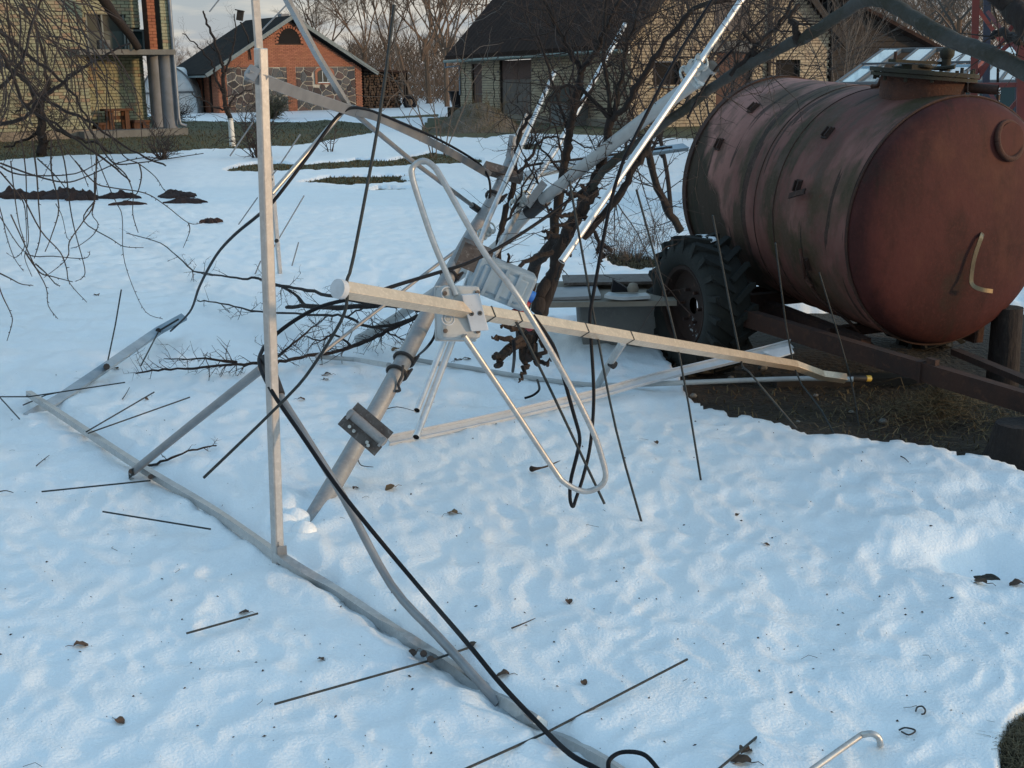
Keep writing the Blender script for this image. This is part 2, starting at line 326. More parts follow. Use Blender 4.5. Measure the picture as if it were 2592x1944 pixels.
M['lintel'] = mat('concrete_lintel', (0.224, 0.192, 0.152), .9, noise=[(4, (0.160, 0.141, 0.112), .4, .7)])
M['roof_d'] = mat('dark_corrugated_roof', (0.027, 0.017, 0.014), .95, spec=.1, noise=[(1.2, (0.038, 0.023, 0.018), .4, .65), (14, (0.016, 0.011, 0.010), .5, .75)])
M['roof_g'] = mat('dark_grey_roof', (.02, .018, .017), .95, spec=.1, noise=[(2, (.028, .025, .022), .4, .65)])
M['trim'] = mat('weathered_bargeboard', (0.165, 0.198, 0.198), .7, noise=[(6, (0.121, 0.149, 0.154), .4, .7)])
M['gutter'] = mat('zinc_gutter', (0.156, 0.204, 0.186), .5, .3, noise=[(6, (0.108, 0.144, 0.132), .4, .7)])
M['pipe_b'] = mat('bluish_zinc_downpipe', (0.195, 0.234, 0.286), .45, .3, noise=[(5, (0.130, 0.169, 0.215), .45, .7)])
M['wood_o'] = mat('old_orange_wood', (0.094, 0.041, 0.019), .85, noise=[(8, (0.050, 0.023, 0.014), .4, .7, (1, 1, .2))])
M['wood_d'] = mat('dark_boards', (0.022, 0.018, 0.015), .9, rnd=[(0.018, 0.014, 0.012), (0.030, 0.024, 0.020), (0.022, 0.018, 0.015)], noise=[(10, (0.011, 0.009, 0.008), .5, .8)])
M['door_b'] = mat('brown_door', (0.082, 0.043, 0.034), .8, noise=[(5, (0.122, 0.065, 0.050), .5, .8)])
M['door_g'] = mat('weathered_grey_door', (0.150, 0.129, 0.112), .9, noise=[(7, (0.090, 0.070, 0.063), .42, .7, (1, 1, .25)), (40, (0.200, 0.175, 0.153), .55, .8)])
M['glass_d'] = mat('window_glass', (.018, .032, .034), .3, spec=.15)
M['glass_t'] = mat('teal_glass', (.03, .055, .06), .35, spec=.2)
M['black'] = mat('dark_interior', (.006, .005, .005), .95)
M['wht'] = mat('white_paint', (.62, .64, .62), .6)
M['red_p'] = mat('red_painted_steel', (0.149, 0.025, 0.019), .6, noise=[(10, (0.099, 0.022, 0.019), .45, .7)])
M['blue_p'] = mat('blue_grey_painted_steel', (0.025, 0.030, 0.050), .6)
M['ghglass'] = mat('greenhouse_glass', (.26, .42, .52), .08, noise=[(1.3, (.33, .50, .60), .45, .7)], spec=.9)  # blue of the reflected sky tinted into the pane colour
M['ghframe'] = mat('greenhouse_frame', (.10, .11, .12), .6, .3)
M['film'] = mat('plastic_film', (0.465, 0.510, 0.540), .3, noise=[(3, (0.375, 0.420, 0.450), .4, .7)])
M['mound'] = mat('mound_earth', (0.123, 0.101, 0.077), .95, noise=[(2.5, (0.077, 0.066, 0.042), .4, .65), (30, (0.178, 0.147, 0.116), .55, .8), (8, (0.077, 0.085, 0.039), .6, .75)], bump=(14, 1, .08))
M['log'] = mat('cut_log_end', (0.050, 0.030, 0.018), .9, rnd=[(0.030, 0.018, 0.013), (0.060, 0.035, 0.020), (0.080, 0.050, 0.030), (0.020, 0.013, 0.010)])
M['tyre'] = mat('tractor_tyre', (.009, .011, .010), .9, noise=[(6, (.016, .018, .015), .45, .7), (40, (.024, .024, .02), .6, .8)], bump=(60, .5, .004))
M['rim'] = mat('rusty_rim', (.022, .012, .009), .8, .2, noise=[(5, (.04, .018, .012), .45, .7), (9, (.4, .43, .45), .64, .67)])
M['rust'] = mat('rusty_steel', (.045, .019, .012), .88, noise=[(5, (.022, .012, .010), .4, .65), (26, (.085, .036, .02), .55, .8)], bump=(60, .6, .004))
M['rust_o'] = mat('orange_rust', (.075, .028, .016), .9, noise=[(9, (.04, .018, .013), .4, .65), (60, (.16, .075, .038), .6, .8)], bump=(90, .8, .004))
M['lid'] = mat('mossy_lid', (.022, .020, .014), .9, noise=[(8, (.035, .035, .018), .45, .7), (40, (.02, .018, .014), .5, .8)], bump=(50, .6, .004))
M['soil'] = mat('dark_soil', (.035, .020, .018), .95, noise=[(20, (.06, .035, .028), .5, .75)], bump=(40, .9, .02))
M['brass'] = mat('worn_bare_steel', (0.182, 0.143, 0.090), .35, .8, noise=[(20, (0.099, 0.068, 0.043), .5, .75)])
M['yellow'] = mat('yellow_tube', (.55, .38, .06), .5)
def tank_mat(name, base, end=False):
    m = bpy.data.materials.new(name); m.use_nodes = True; t = m.node_tree; b = t.nodes['Principled BSDF']; N_ = t.nodes.new; L_ = t.links.new
    b.inputs['Roughness'].default_value = .7; b.inputs['Specular IOR Level'].default_value = .16
    tc = N_('ShaderNodeTexCoord'); src = None
    def lay(scale, st, lo, hi, c, src, amt=1., det=6, loc=(0, 0, 0)):
        mp = N_('ShaderNodeMapping'); mp.inputs['Scale'].default_value = st; mp.inputs['Location'].default_value = loc; L_(tc.outputs['Object'], mp.inputs[0])
        n = N_('ShaderNodeTexNoise'); n.inputs['Scale'].default_value = scale; n.inputs['Detail'].default_value = det; n.inputs['Roughness'].default_value = .6
        L_(mp.outputs[0], n.inputs['Vector']); mr = N_('ShaderNodeMapRange'); mr.inputs[1].default_value = lo; mr.inputs[2].default_value = hi; mr.inputs[4].default_value = amt
        L_(n.outputs[0], mr.inputs[0]); x = N_('ShaderNodeMix'); x.data_type = 'RGBA'; L_(mr.outputs[0], x.inputs[0])
        if isinstance(src, tuple): x.inputs[6].default_value = (*src, 1)
        else: L_(src, x.inputs[6])
        x.inputs[7].default_value = (*c, 1); return x.outputs[2]
    if end:
        s = lay(1.6, (1, 1, 1), .4, .7, (.036, .0125, .0115), base)
        s = lay(6, (1, 1, .5), .48, .68, (.028, .011, .010), s, .8)
        s = lay(60, (1, 1, 1), .5, .8, (.085, .025, .02), s, .6)
        s = lay(2.2, (1, 1, 1), .54, .66, (.085, .032, .022), s, .7, loc=(3, 3, 3))
        s = lay(4, (1, 3, .35), .6, .68, (.028, .014, .011), s, .7)
        s = lay(3, (1, 1, 1), .62, .8, (.025, .022, .016), s, .8)
    else:
        s = lay(1.2, (1, .5, .5), .42, .62, (.30, .150, .125), base)
        s = lay(2.3, (2.2, .7, .7), .53, .60, (.036, .033, .018), s, .85, loc=(4.3, 1.1, 2.0))
        s = lay(1.3, (1.3, 1, 1), .53, .62, (.050, .042, .022), s, .8, loc=(9.3, 2.1, 5.0))
        s = lay(2.4, (3.2, .8, .8), .52, .62, (.070, .048, .034), s, .7, loc=(1, 3, 0))
        s = lay(2.2, (7, .5, .5), .62, .632, (.022, .016, .012), s, .8, det=2, loc=(0, 0, 7))
        s = lay(11, (1, .6, .6), .58, .70, (.09, .06, .048), s, .7)
        s = lay(70, (1, 1, 1), .5, .85, (.13, .09, .075), s, .5)
        s = lay(5, (1, 1, 1), .66, .70, (.10, .036, .022), s, .8)
        sp2 = N_('ShaderNodeSeparateXYZ'); L_(tc.outputs['Object'], sp2.inputs[0])      # damp algae stain low on the rear shoulder
        a1 = N_('ShaderNodeMath'); a1.operation = 'MULTIPLY_ADD'; a1.inputs[1].default_value = 1.1; a1.inputs[2].default_value = -1.25; L_(sp2.outputs[0], a1.inputs[0])
        a2 = N_('ShaderNodeMath'); a2.operation = 'MULTIPLY_ADD'; a2.inputs[1].default_value = -.75; L_(sp2.outputs[2], a2.inputs[0]); L_(a1.outputs[0], a2.inputs[2])
        nz_ = N_('ShaderNodeTexNoise'); nz_.inputs['Scale'].default_value = 4; nz_.inputs['Detail'].default_value = 6; L_(tc.outputs['Object'], nz_.inputs['Vector'])
        a3 = N_('ShaderNodeMath'); a3.operation = 'MULTIPLY_ADD'; a3.inputs[1].default_value = .9; L_(nz_.outputs[0], a3.inputs[0]); L_(a2.outputs[0], a3.inputs[2])
        mr2 = N_('ShaderNodeMapRange'); mr2.inputs[1].default_value = .44; mr2.inputs[2].default_value = .56; mr2.inputs[4].default_value = .9; L_(a3.outputs[0], mr2.inputs[0])
        x2 = N_('ShaderNodeMix'); x2.data_type = 'RGBA'; L_(mr2.outputs[0], x2.inputs[0]); L_(s, x2.inputs[6]); x2.inputs[7].default_value = (.020, .020, .012, 1); s = x2.outputs[2]
    L_(s, b.inputs['Base Color'])
    n = N_('ShaderNodeTexNoise'); n.inputs['Scale'].default_value = 22; n.inputs['Detail'].default_value = 8; L_(tc.outputs['Object'], n.inputs['Vector'])
    bp = N_('ShaderNodeBump'); bp.inputs['Strength'].default_value = .35; bp.inputs['Distance'].default_value = .006; L_(n.outputs[0], bp.inputs['Height']); L_(bp.outputs[0], b.inputs['Normal'])
    return m
M['tank'] = tank_mat('faded_tank_paint', (.125, .054, .045)); M['dish'] = tank_mat('dark_red_tank_end', (.066, .0205, .019), True)
# ============================================================ GROUND AND SNOW
RN = random.Random(3)
def grid_sheet(name, Y, A, hf, m):
    rr, aa = np.meshgrid(Y, A, indexing='ij'); X = rr * np.sin(aa); YY = rr * np.cos(aa); Z = hf(X, YY)
    v = np.stack([X, YY, Z], -1).reshape(-1, 3); n, k = rr.shape
    i = np.arange(n - 1)[:, None] * k + np.arange(k - 1)[None]; f = np.stack([i, i + 1, i + k + 1, i + k], -1).reshape(-1, 4)
    f = f[:, ::-1]
    me = bpy.data.meshes.new(name); me.vertices.add(len(v)); me.vertices.foreach_set('co', v.astype(np.float32).ravel())
    me.loops.add(f.size); me.loops.foreach_set('vertex_index', f.astype(np.int32).ravel()); me.polygons.add(len(f))
    me.polygons.foreach_set('loop_start', np.arange(0, f.size, 4, dtype=np.int32)); me.polygons.foreach_set('loop_total', np.full(len(f), 4, np.int32))
    me.polygons.foreach_set('use_smooth', np.ones(len(f), bool)); me.update(calc_edges=True); me.materials.append(m)
    o = bpy.data.objects.new(name, me); COL.objects.link(o); return struct(o)
def snow_full(X, Y):
    h = snow_h(X, Y); b = bare_amount(X, Y); e = np.clip(b, 0, 1)
    far = np.clip((Y - 80) / 200, 0, 1)
    return h * (1 - e) - .10 * e + far * .02
grid_sheet('snow_cover', np.geomspace(1.25, 420, 860), np.linspace(-.66, .66, 560), snow_full, M['snow'])
def ground_h(X, Y):
    n = np.clip(16. / (Y + .001), .2, 1); cn_ = gd(2700, 1995); return .085 * np.exp(-((X - cn_[0]) ** 2 + (Y - cn_[1]) ** 2) / .26 ** 2) - .005 + .018 * fbm(X * 1.3, Y * 1.3, 4) * n + .006 * pn(X * 14, Y * 14) * n
grid_sheet('ground', np.geomspace(1.1, 1400, 420), np.linspace(-.8, .8, 300), ground_h, M['earth'])
grid_sheet('lawn', np.geomspace(17, 300, 260), np.linspace(-.66, .66, 300), lambda X, Y: ground_h(X, Y) + .014, M['lawn'])
def grass_patch(name, pts, cnt, h, spread, m, lean=.4, wd=.004, z0=None, label=None):
    """pts: list of photo-pixel polygons; blades scattered on them"""
    mb = MB(); mb.sm = False; done = 0; tries = 0
    xs = [a for a, b in pts]; ys = [b for a, b in pts]
    while done < cnt and tries < cnt * 6:
        tries += 1
        x = RN.uniform(min(xs), max(xs)); y = RN.uniform(min(ys), max(ys))
        if seg_sd(np.array([x]), np.array([y]), pts)[0] > 0: continue
        p = gd(x, y, 0); p = np.array([p[0], p[1], float(ground_h(np.array([p[0]]), np.array([p[1]]))[0]) - .004]) if p[1] < 12 else p; hh = h * RN.uniform(.4, 1.2); a = RN.uniform(0, 2 * pi); ln = RN.uniform(.1, 1) * lean * hh
        q = np.array([cos(a), sin(a), 0]); s_ = np.array([-sin(a), cos(a), 0]) * wd * (1 + p[1] * .06)
        mid = p + q * ln * .4 + np.array([0, 0, hh * .6]); tip = p + q * ln * 1.3 + np.array([0, 0, hh * (.9 if lean < .8 else .45)])
        mb.add([p - s_, p + s_, mid + s_ * .7, mid - s_ * .7, tip], [(0, 1, 2, 3), (3, 2, 4)]); done += 1
    o = mb.build(name, m, kind='stuff'); o['label'] = label; o['category'] = 'grass'; return o
grass_patch('grass', BARE[2][0], 12000, .07, 1, M['grassmat'], label='short brown green grass on the thawed strip before the buildings')
grass_patch('grass', BARE[3][0], 3000, .05, 1, M['grassmat'], label='long thin strip of moss green grass left bare in the middle snow')
grass_patch('grass', BARE[4][0], 1800, .05, 1, M['grassmat'], label='ragged brown grass patch in the snow nearer than the long strip')
grass_patch('grass', BARE[7][0], 900, .09, 1, M['hay'], 1.0, .003, label='flattened dry grass beside the trailer wheel')
grass_patch('grass', [(1760, 1000), (1900, 940), (2592, 1000), (2700, 1230), (2480, 1150), (2100, 1095), (1860, 1050)], 800, .05, 1, M['hay'], 2.2, .0022, label='dead matted grass on bare earth under the drawbar')
grass_patch('grass', [(2480, 1990), (2500, 1900), (2592, 1830), (2740, 1790), (2800, 2080), (2480, 2080)], 5200, .035, 1, M['hay'], 1.6, .0011, label='olive grass showing at the corner where the snow ends')
# ============================================================ BRICKWORK
BRK = {}
def brick_mesh(l, h, d, m):
    k = (round(l, 3), h, d, m.name)
    if k not in BRK:
        mb = MB().box((0, 0, 0), (l, d, h)); me = bpy.data.meshes.new('brick'); me.from_pydata(mb.v, [], mb.f); me.update(); me.materials.append(m); BRK[k] = me
    return BRK[k]
def wall(root, O, u, width, height, m_b, m_m, l=.25, h=.088, jt=.012, th=.25, holes=(), topf=None, parts=0, proud=.03, z0=0., skipf=None, rng=None, back=True, near=True):
    """brick wall from O along unit u (outward normal is to the right of u seen from above, facing the camera)"""
    O = np.asarray(O, float); u = np.append(nrm(u[:2]), 0); n = np.array([u[1], -u[0], 0.])        # outward
    if n @ (CC - O) < 0: n = -n
    ro = np.array(root['_o']); rng = rng or random.Random(5); Z = np.array([0, 0, 1.])
    if back:
        us = sorted({0, width, *[a for hl in holes for a in (hl[0], hl[2])]}); zs = sorted({z0, height, *[a for hl in holes for a in (hl[1], hl[3])]})
        us = [a for a in us if 0 <= a <= width]; zs = [a for a in zs if z0 <= a <= height]; mb = MB()
        for i in range(len(us) - 1):
            for j in range(len(zs) - 1):
                cu, cz = (us[i] + us[i + 1]) / 2, (zs[j] + zs[j + 1]) / 2
                if any(a < cu < c and b < cz < d for a, b, c, d in holes): continue
                mb.box(O + u * cu + Z * cz - n * (th / 2 + proud * .6), (us[i + 1] - us[i], th, zs[j + 1] - zs[j]), (u, n, Z))
        if topf:
            k = 24; pl = [O + Z * height - n * (th + proud * .6)]
            pl = [O + u * (width * i / k) + Z * max(height, topf(width * i / k)) - n * (th + proud * .6) for i in range(k + 1)]
            mb.prism([O + Z * (height - .002) - n * (th + proud * .6)] + pl + [O + u * width + Z * (height - .002) - n * (th + proud * .6)], n * th)
        mb.build('wall', m_m, root)
    cells = []; top = max([topf(width * i / 40) for i in range(41)]) if topf else height
    r = 0; z = z0 + jt
    while z + h <= top + .001:
        a = -(l / 2) * (r % 2) + jt / 2
        while a < width - .02:
            a0 = max(a, 0); a1 = min(a + l - jt, width)
            if a1 - a0 > .05:
                segs = [(a0, a1)]
                for (ha, hb, hc, hd) in holes:
                    if z + h * .5 > hb and z + h * .5 < hd:
                        ns = []
                        for (s0, s1) in segs:
                            if s1 <= ha or s0 >= hc: ns.append((s0, s1))
                            else:
                                if ha - s0 > .04: ns.append((s0, ha))
                                if s1 - hc > .04: ns.append((hc, s1))
                        segs = ns
                for s0, s1 in segs:
                    c = (s0 + s1) / 2
                    if topf and z + h > topf(c) - .01: continue
                    if skipf and skipf(c, z + h / 2): continue
                    cells.append((c, z + h / 2, s1 - s0, r))
            a += l
        r += 1; z += h + jt
    def seen(c):
        x, y = pj(O + u * c[0] + Z * c[1]); return -20 < x < 2612 and y > -10
    cells.sort(key=lambda c: (0 if seen(c) else 1, np.linalg.norm(O + u * c[0] + Z * c[1] - CC)))
    rot = math.atan2(u[1], u[0]); st = MB()
    for i, (c, zc, ln, r_) in enumerate(cells):
        p = O + u * c + Z * zc + n * rng.uniform(-.004, .004)
        if i < parts and seen((c, zc)):
            o = bpy.data.objects.new('brick', brick_mesh(l - jt, h, proud * 2, m_b)); o.location = tuple(p - ro); o.rotation_euler = (0, 0, rot); o.scale = (ln / (l - jt), 1, 1)
            COL.objects.link(o); o.parent = root
        else: st.box(p, (ln, proud * 2, h), (u, n, Z))
    if st.v: st.build('brickwork', m_b, root, kind='stuff')
    return u, n
def frm(O, u): # wall coordinate helper
    O = np.asarray(O, float); u = np.append(nrm(u[:2]), 0); n = np.array([u[1], -u[0], 0.]); n = n if n @ (CC - O) > 0 else -n
    return lambda a, z, d=0.: O + u * a + np.array([0, 0, z]) + n * d, u, n
Zv = np.array([0, 0, 1.])
# ============================================================ GARAGE (pale brick barn, centre right)
g0 = gd(1595, 326); us = nrm(np.array([-.345, .939])); ug = np.array([-us[1], us[0]]) * -1        # side wall runs away; gable runs right
ug = nrm(np.array([.939, .345]))
GL = 17.6; GW = 7.3; EH = 2.95
GR = thing('brick_garage', 'pale yellow brick garage with a steep dark roof, brown double doors and a zinc gutter', 'garage', (g0[0], g0[1], 0))
P_, u_, n_ = frm(g0, us)
def s_at(px):     # station along the side wall seen at column px
    best = min(range(0, 1800), key=lambda i: abs(pj(P_(i / 100., 1.0))[0] - px)); return best / 100.
dL, dR = s_at(1347), s_at(1267); eL, eR = s_at(1222), s_at(1196); wn = s_at(1170)
wall_len = s_at(1167); holes = [(dL, 0, dR, 2.33), (eL, 0, eR, 2.25)]
wall(GR, g0, us, wall_len, EH, M['brick_p'], M['mortar_d'], jt=.017, h=.086, holes=holes + [(dL - .25, 2.33, dR + .25, 2.68), (eL - .3, 2.25, eR + .3, 2.62)], parts=150)
for q in (dR + .62, eR + .8):      # toothed dark construction joints beside the doors
    zp = []
    for k in range(9): zp += [P_(q + .10 * (k % 2), .3 + k * .3, .036), P_(q + .10 * (k % 2), .6 + k * .3, .036)]
    for a, b in zip(zp[:-1], zp[1:]): MB().bar([a, b], .012, .045, u_ if abs((b - a)[2]) > .1 else Zv).build('toothed_joint', M['black'], GR)
for a, b, z in ((dL - .25, dR + .25, (2.33, 2.68)), (eL - .3, eR + .3, (2.25, 2.62))):
    MB().box(P_((a + b) / 2, sum(z) / 2, .0), (b - a, .12, z[1] - z[0]), (u_, n_, Zv)).build('lintel', M['lintel'], GR)
# double doors: two leaves with board seams, hasp
mid = (dL + dR) / 2
for s0, s1 in ((dL, mid), (mid, dR)):
    lf = MB().box(P_((s0 + s1) / 2, 1.16, -.12), (s1 - s0 - .03, .05, 2.3), (u_, n_, Zv)).build('door', M['door_g'], GR)
    MB().box(P_((s0 + s1) / 2, 1.95, -.085), (s1 - s0 - .06, .018, .72), (u_, n_, Zv)).build('upper_panel', M['door_b'], lf)
    for k in range(7):
        q = s0 + (s1 - s0) * (k + .5) / 7; MB().box(P_(q, .78, -.085 + .004 * (k % 2)), ((s1 - s0) / 7 - .02, .016, 1.5), (u_, n_, Zv)).build('board', M['door_g'], lf)
MB().box(P_(mid, 1.05, -.06), (.5, .03, .07), (u_, n_, Zv)).build('hasp', M['steel'], GR)
MB().box(P_(mid + .02, .82, -.06), (.05, .03, .3), (u_, n_, Zv)).build('padlock_bar', M['steel'], GR)
for q in (dL - .1, dR + .12): MB().box(P_(q, 1.9, .05), (.18, .03, .07), (u_, n_, Zv)).build('hinge', M['steel'], GR)
for q in (dL, dR): MB().box(P_(q, 1.16, -.07), (.07, .14, 2.33), (u_, n_, Zv)).build('door_post', M['wood_d'], GR)
df = MB().box(P_((eL + eR) / 2, 1.12, -.1), (eR - eL - .04, .05, 2.22), (u_, n_, Zv)).build('door', M['door_b'], GR, label='narrow brown door left of the double doors')
MB().box(P_((eL + eR) / 2, 1.0, -.06), (eR - eL - .3, .02, .04), (u_, n_, Zv)).build('bar', M['steel'], df)
MB().box(P_((eL + eR) / 2, 1.75, -.06), (eR - eL - .3, .02, .04), (u_, n_, Zv)).build('bar', M['steel'], df)
MB().box(P_(wall_len / 2, .12, .05), (wall_len, .1, .26), (u_, n_, Zv)).build('plinth', M['lintel'], GR)
# gable
Pg, gu, gn = frm(g0, ug)
pitch = radians(47); RZ = EH + GW / 2 * math.tan(pitch)
def gtop(c): return EH + .02 + (GW / 2 - abs(c - GW / 2)) * math.tan(pitch)
def g_at(px, z=1.5):
    return min(range(0, 1600), key=lambda i: abs(pj(Pg(i / 100., z))[0] - px)) / 100.
w1 = (g_at(1652), g_at(1722)); w2 = (g_at(1962), g_at(2024)); dd = (g_at(1812), g_at(1900)); ld = (g_at(1805), g_at(1888))
zw = (1.3, 2.05)
def zof(px, py, s):   # height on the gable plane seen at py
    P = Pg(s, 0); return min((abs(pj(P + Zv * z)[1] - py), z) for z in np.arange(-.5, 7, .02))[1]
zw1 = (zof(1690, 218, w1[0]), zof(1690, 156, w1[0])); zw2 = (zof(1990, 216, w2[0]), zof(1990, 152, w2[0])); zd = zof(1856, 132, dd[0]); zl0 = zof(1846, 80, ld[0])
gh = [(w1[0], zw1[0], w1[1], zw1[1]), (w2[0], zw2[0], w2[1], zw2[1]), (dd[0], 0, dd[1], zd)]
gh2 = gh + [(dd[0] - .15, zd, dd[1] + .15, zd + .33)]
wall(GR, g0, ug, GW, EH, M['brick_p'], M['mortar_d'], jt=.017, h=.086, holes=gh2 + [(ld[0], zl0, ld[1], 6)], topf=gtop, parts=150)
for a, b, c, d in gh[:2]:
    wf = MB().box(Pg((a + c) / 2, (b + d) / 2, -.12), (c - a - .02, .03, d - b - .02), (gu, gn, Zv)).build('window', M['black'], GR)
    for q in (a + .03, c - .03): MB().box(Pg(q, (b + d) / 2, -.07), (.05, .04, d - b - .03), (gu, gn, Zv)).build('frame', M['wood_d'], wf)
    MB().box(Pg((a + c) / 2, b - .03, .05), (c - a + .1, .1, .05), (gu, gn, Zv)).build('sill', M['trim'], GR)
MB().box(Pg(sum(dd) / 2, zd + .165, .0), (dd[1] - dd[0] + .3, .12, .33), (gu, gn, Zv)).build('lintel', M['concrete'], GR)
MB().box(Pg(sum(dd) / 2, zd / 2, -.12), (dd[1] - dd[0] - .04, .05, zd), (gu, gn, Zv)).build('door', M['door_b'], GR, label='brown door in the gable wall under a pale lintel')
hz = 1.9; 
for k in range(5):
    MB().box(Pg(ld[0] + (ld[1] - ld[0]) * (k + .5) / 5, zl0 + hz / 2, .02 + .006 * (k % 2)), ((ld[1] - ld[0]) / 5 - .012, .04, hz), (gu, gn, Zv)).build('loft_door_board', M['door_g'], GR)
MB().box(Pg(g_at(1942), 2.2, .09), (.1, .1, 4.6), (gu, gn, Zv)).build('post', M['wood_d'], GR)
# roof: two slopes, ridge along the side direction
OV = .5; ov2 = .35
def rp(a, s, top=0):      # a across (0..GW), s along side wall
    z = EH + .06 + (GW / 2 - abs(a - GW / 2)) * math.tan(pitch); return g0 + np.append(ug, 0) * a + np.append(us, 0) * s + Zv * (z + top)
rf = MB(); k = 70
for side in (0, 1):
    vs = []; fs = []
    for i in range(k + 1):
        s_ = -ov2 + (wall_len + ov2 + .6) * i / k
        for a in ((-OV, GW / 2) if side == 0 else (GW + OV, GW / 2)):
            b_ = .018 * (i % 2); vs += [rp(a, s_, .14 + b_), rp(a, s_, 0)]
    for i in range(k):
        j = i * 4; fs += [(j, j + 2, j + 6, j + 4), (j + 1, j + 5, j + 7, j + 3), (j, j + 4, j + 5, j + 1), (j + 2, j + 3, j + 7, j + 6)]
    fs += [(0, 1, 3, 2), (k * 4, k * 4 + 2, k * 4 + 3, k * 4 + 1)]; rf.add(vs, fs)
rf.sm = False; rf.build('roof', M['roof_d'], GR)
sfb = MB().bar([rp(-.25, -ov2, -.18), rp(-.25, wall_len + .6, -.18)], .5, .03); sfb.build('soffit', M['wood_d'], GR)
gt = MB().tube([rp(-OV - .05, -ov2, -.03), rp(-OV - .05, wall_len + .6, -.03)], .065, 8).build('gutter', M['gutter'], GR)
dpx = [rp(-OV - .05, wall_len + .45, -.05), rp(-OV - .05, wall_len + .45, -.28), P_(wall_len - .15, EH - .75, .09), P_(wall_len - .15, .95, .09)]
MB().tube(dpx, .045, 8).build('downpipe', M['pipe_b'], GR)
for q in (0., -.08): MB().box(rp(-OV + .2, -ov2 + .1 - q, -.22), (.25, .12, .3), (np.append(ug, 0), np.append(us, 0), Zv)).build('eave_box', M['wht'], GR)
for sgn in (-1, 1):      # bargeboards on the gable
    a0, a1 = (-OV, GW / 2) if sgn < 0 else (GW + OV, GW / 2)
    MB().bar([rp(a0, -ov2 - .02, -.02), rp(a1, -ov2 - .02, -.02)], .04, .22).build('bargeboard', M['wood_d'], GR)
# dark timber lean-to against the gable end
ls = GW + .05; le = g_at(2350, 2.3); zt0 = zof(2119, 0, ls); zt1 = zof(2347, 124, le)
SH = thing('timber_shed', 'dark weathered timber shed with a sloping roof on the right of the brick garage', 'shed', tuple(Pg(ls, 0)))
slope = lambda a: zt0 + (zt1 - zt0) * (a - ls) / (le - ls)
z = .05; r = 0
while z < zt0 + .2:
    a1 = le - .1 if z < zt1 else ls + (le - ls) * (zt0 - z) / (zt0 - zt1)
    if a1 - ls > .3: MB().box(Pg((ls + a1) / 2, z + .09, .03 + .012 * (r % 2)), (a1 - ls, .03, .17), (gu, gn, Zv)).build('board', M['wood_d'], SH)
    z += .185; r += 1
MB().prism([Pg(ls, 0, 0), Pg(le - .1, 0, 0), Pg(le - .1, zt1 - .05, 0), Pg(ls, zt0 - .05, 0)], -gn * 4).build('wall', M['black'], SH)
MB().prism([Pg(ls - .1, zt0 + .1, .5), Pg(le + .3, slope(le + .3) + .02, .5), Pg(le + .3, slope(le + .3) + .14, .5), Pg(ls - .1, zt0 + .22, .5)], -gn * 5).build('roof', M['roof_d'], SH)
MB().box(Pg(ls + .07, zt0 / 2, .08), (.16, .1, zt0), (gu, gn, Zv)).build('corner_post', M['wood_d'], SH)
# things by the garage
bx = gd(1440, 318)
bt = thing('well_box', 'small whitewashed box with a mossy pitched lid against the garage wall', 'box', bx)
bu = np.append(us, 0) * -1; bn = n_
MB().box(bx + Zv * .42, (1.5, .8, .84), (bu, bn, Zv)).build('body', M['concrete'], bt)
MB().prism([bx + bu * -1.02 + bn * .5 + Zv * .84, bx + bu * -1.02 - bn * .5 + Zv * .84, bx + bu * -1.02 + Zv * 1.35], bu * 2.04).build('lid', M['lid'], bt)
p = P_(s_at(1368), 0, .4); one(MB().tube([p, p + Zv * 1.5, p + Zv * 1.55 - u_ * .6, p + Zv * 1.5 - u_ * 1.6], .025, 6), 'bent_pipe_rail', M['steel'], 'thin dark bent pipe rail right of the garage double doors', 'rail')
p = gd(1170, 292); one(MB().add([], []).tube([p + Zv * .25, p + Zv * .9, p + Zv * 1.05, p + Zv * 1.1], [.42, .55, .6, .66], 18), 'black_tub', M['rubber'], 'tall black plastic tub standing at the corner of the garage', 'tub')
q = gd(1160, 297); one(MB().box(q + Zv * .22, (.9, .7, .44)), 'crate', M['wood_d'], 'low dark crate under the black tub', 'crate')
p = P_(s_at(1243), .18, .7); one(MB().ring(p, (0.2, -1, .2), .38, .12, 18, 8), 'scrap_rubber_ring', M['rubber'], 'old black tyre leaning between the narrow door and the double doors', 'tyre')
# earth mound
mb = MB(); c = gd(1190, 338); vs = []; fs = []; n1, n2 = 26, 44
for i in range(n1 + 1):
    for j in range(n2):
        t = 2 * pi * j / n2; rr = i / n1; x = c[0] + .2 + cos(t) * 1.75 * rr; y = c[1] + 1.2 + sin(t) * 1.5 * rr
        z = .92 * (cos(rr * pi) * .5 + .5) ** .8 + .10 * float(fbm(x * 1.7, y * 1.7, 4)) * (1 - rr) - .03; vs.append((x, y, z))
for i in range(n1):
    for j in range(n2): j2 = (j + 1) % n2; fs.append((i * n2 + j, i * n2 + j2, (i + 1) * n2 + j2, (i + 1) * n2 + j))
mb.add(vs, fs); one(mb, 'earth_mound', M['mound'], 'low heap of bare earth and gravel in front of the garage', 'mound', base=(c[0], c[1], 0))
mb = MB(); mb.sm = False
for i in range(700):
    t = RN.uniform(0, 2 * pi); rr = RN.random() ** .5; x = c[0] + .2 + cos(t) * 1.7 * rr; y = c[1] + 1.2 + sin(t) * 1.45 * rr; z = .9 * (cos(rr * pi) * .5 + .5) ** .8
    a = RN.uniform(0, 6.28); h_ = RN.uniform(.06, .2); mb.add([(x, y, z - .02), (x + .014, y, z - .02), (x + cos(a) * h_ * .6, y + sin(a) * h_ * .6, z + h_)], [(0, 1, 2)])
o = mb.build('grass', M['hay'], kind='stuff'); o['label'] = 'sparse dry grass growing on the earth mound'; o['category'] = 'grass'
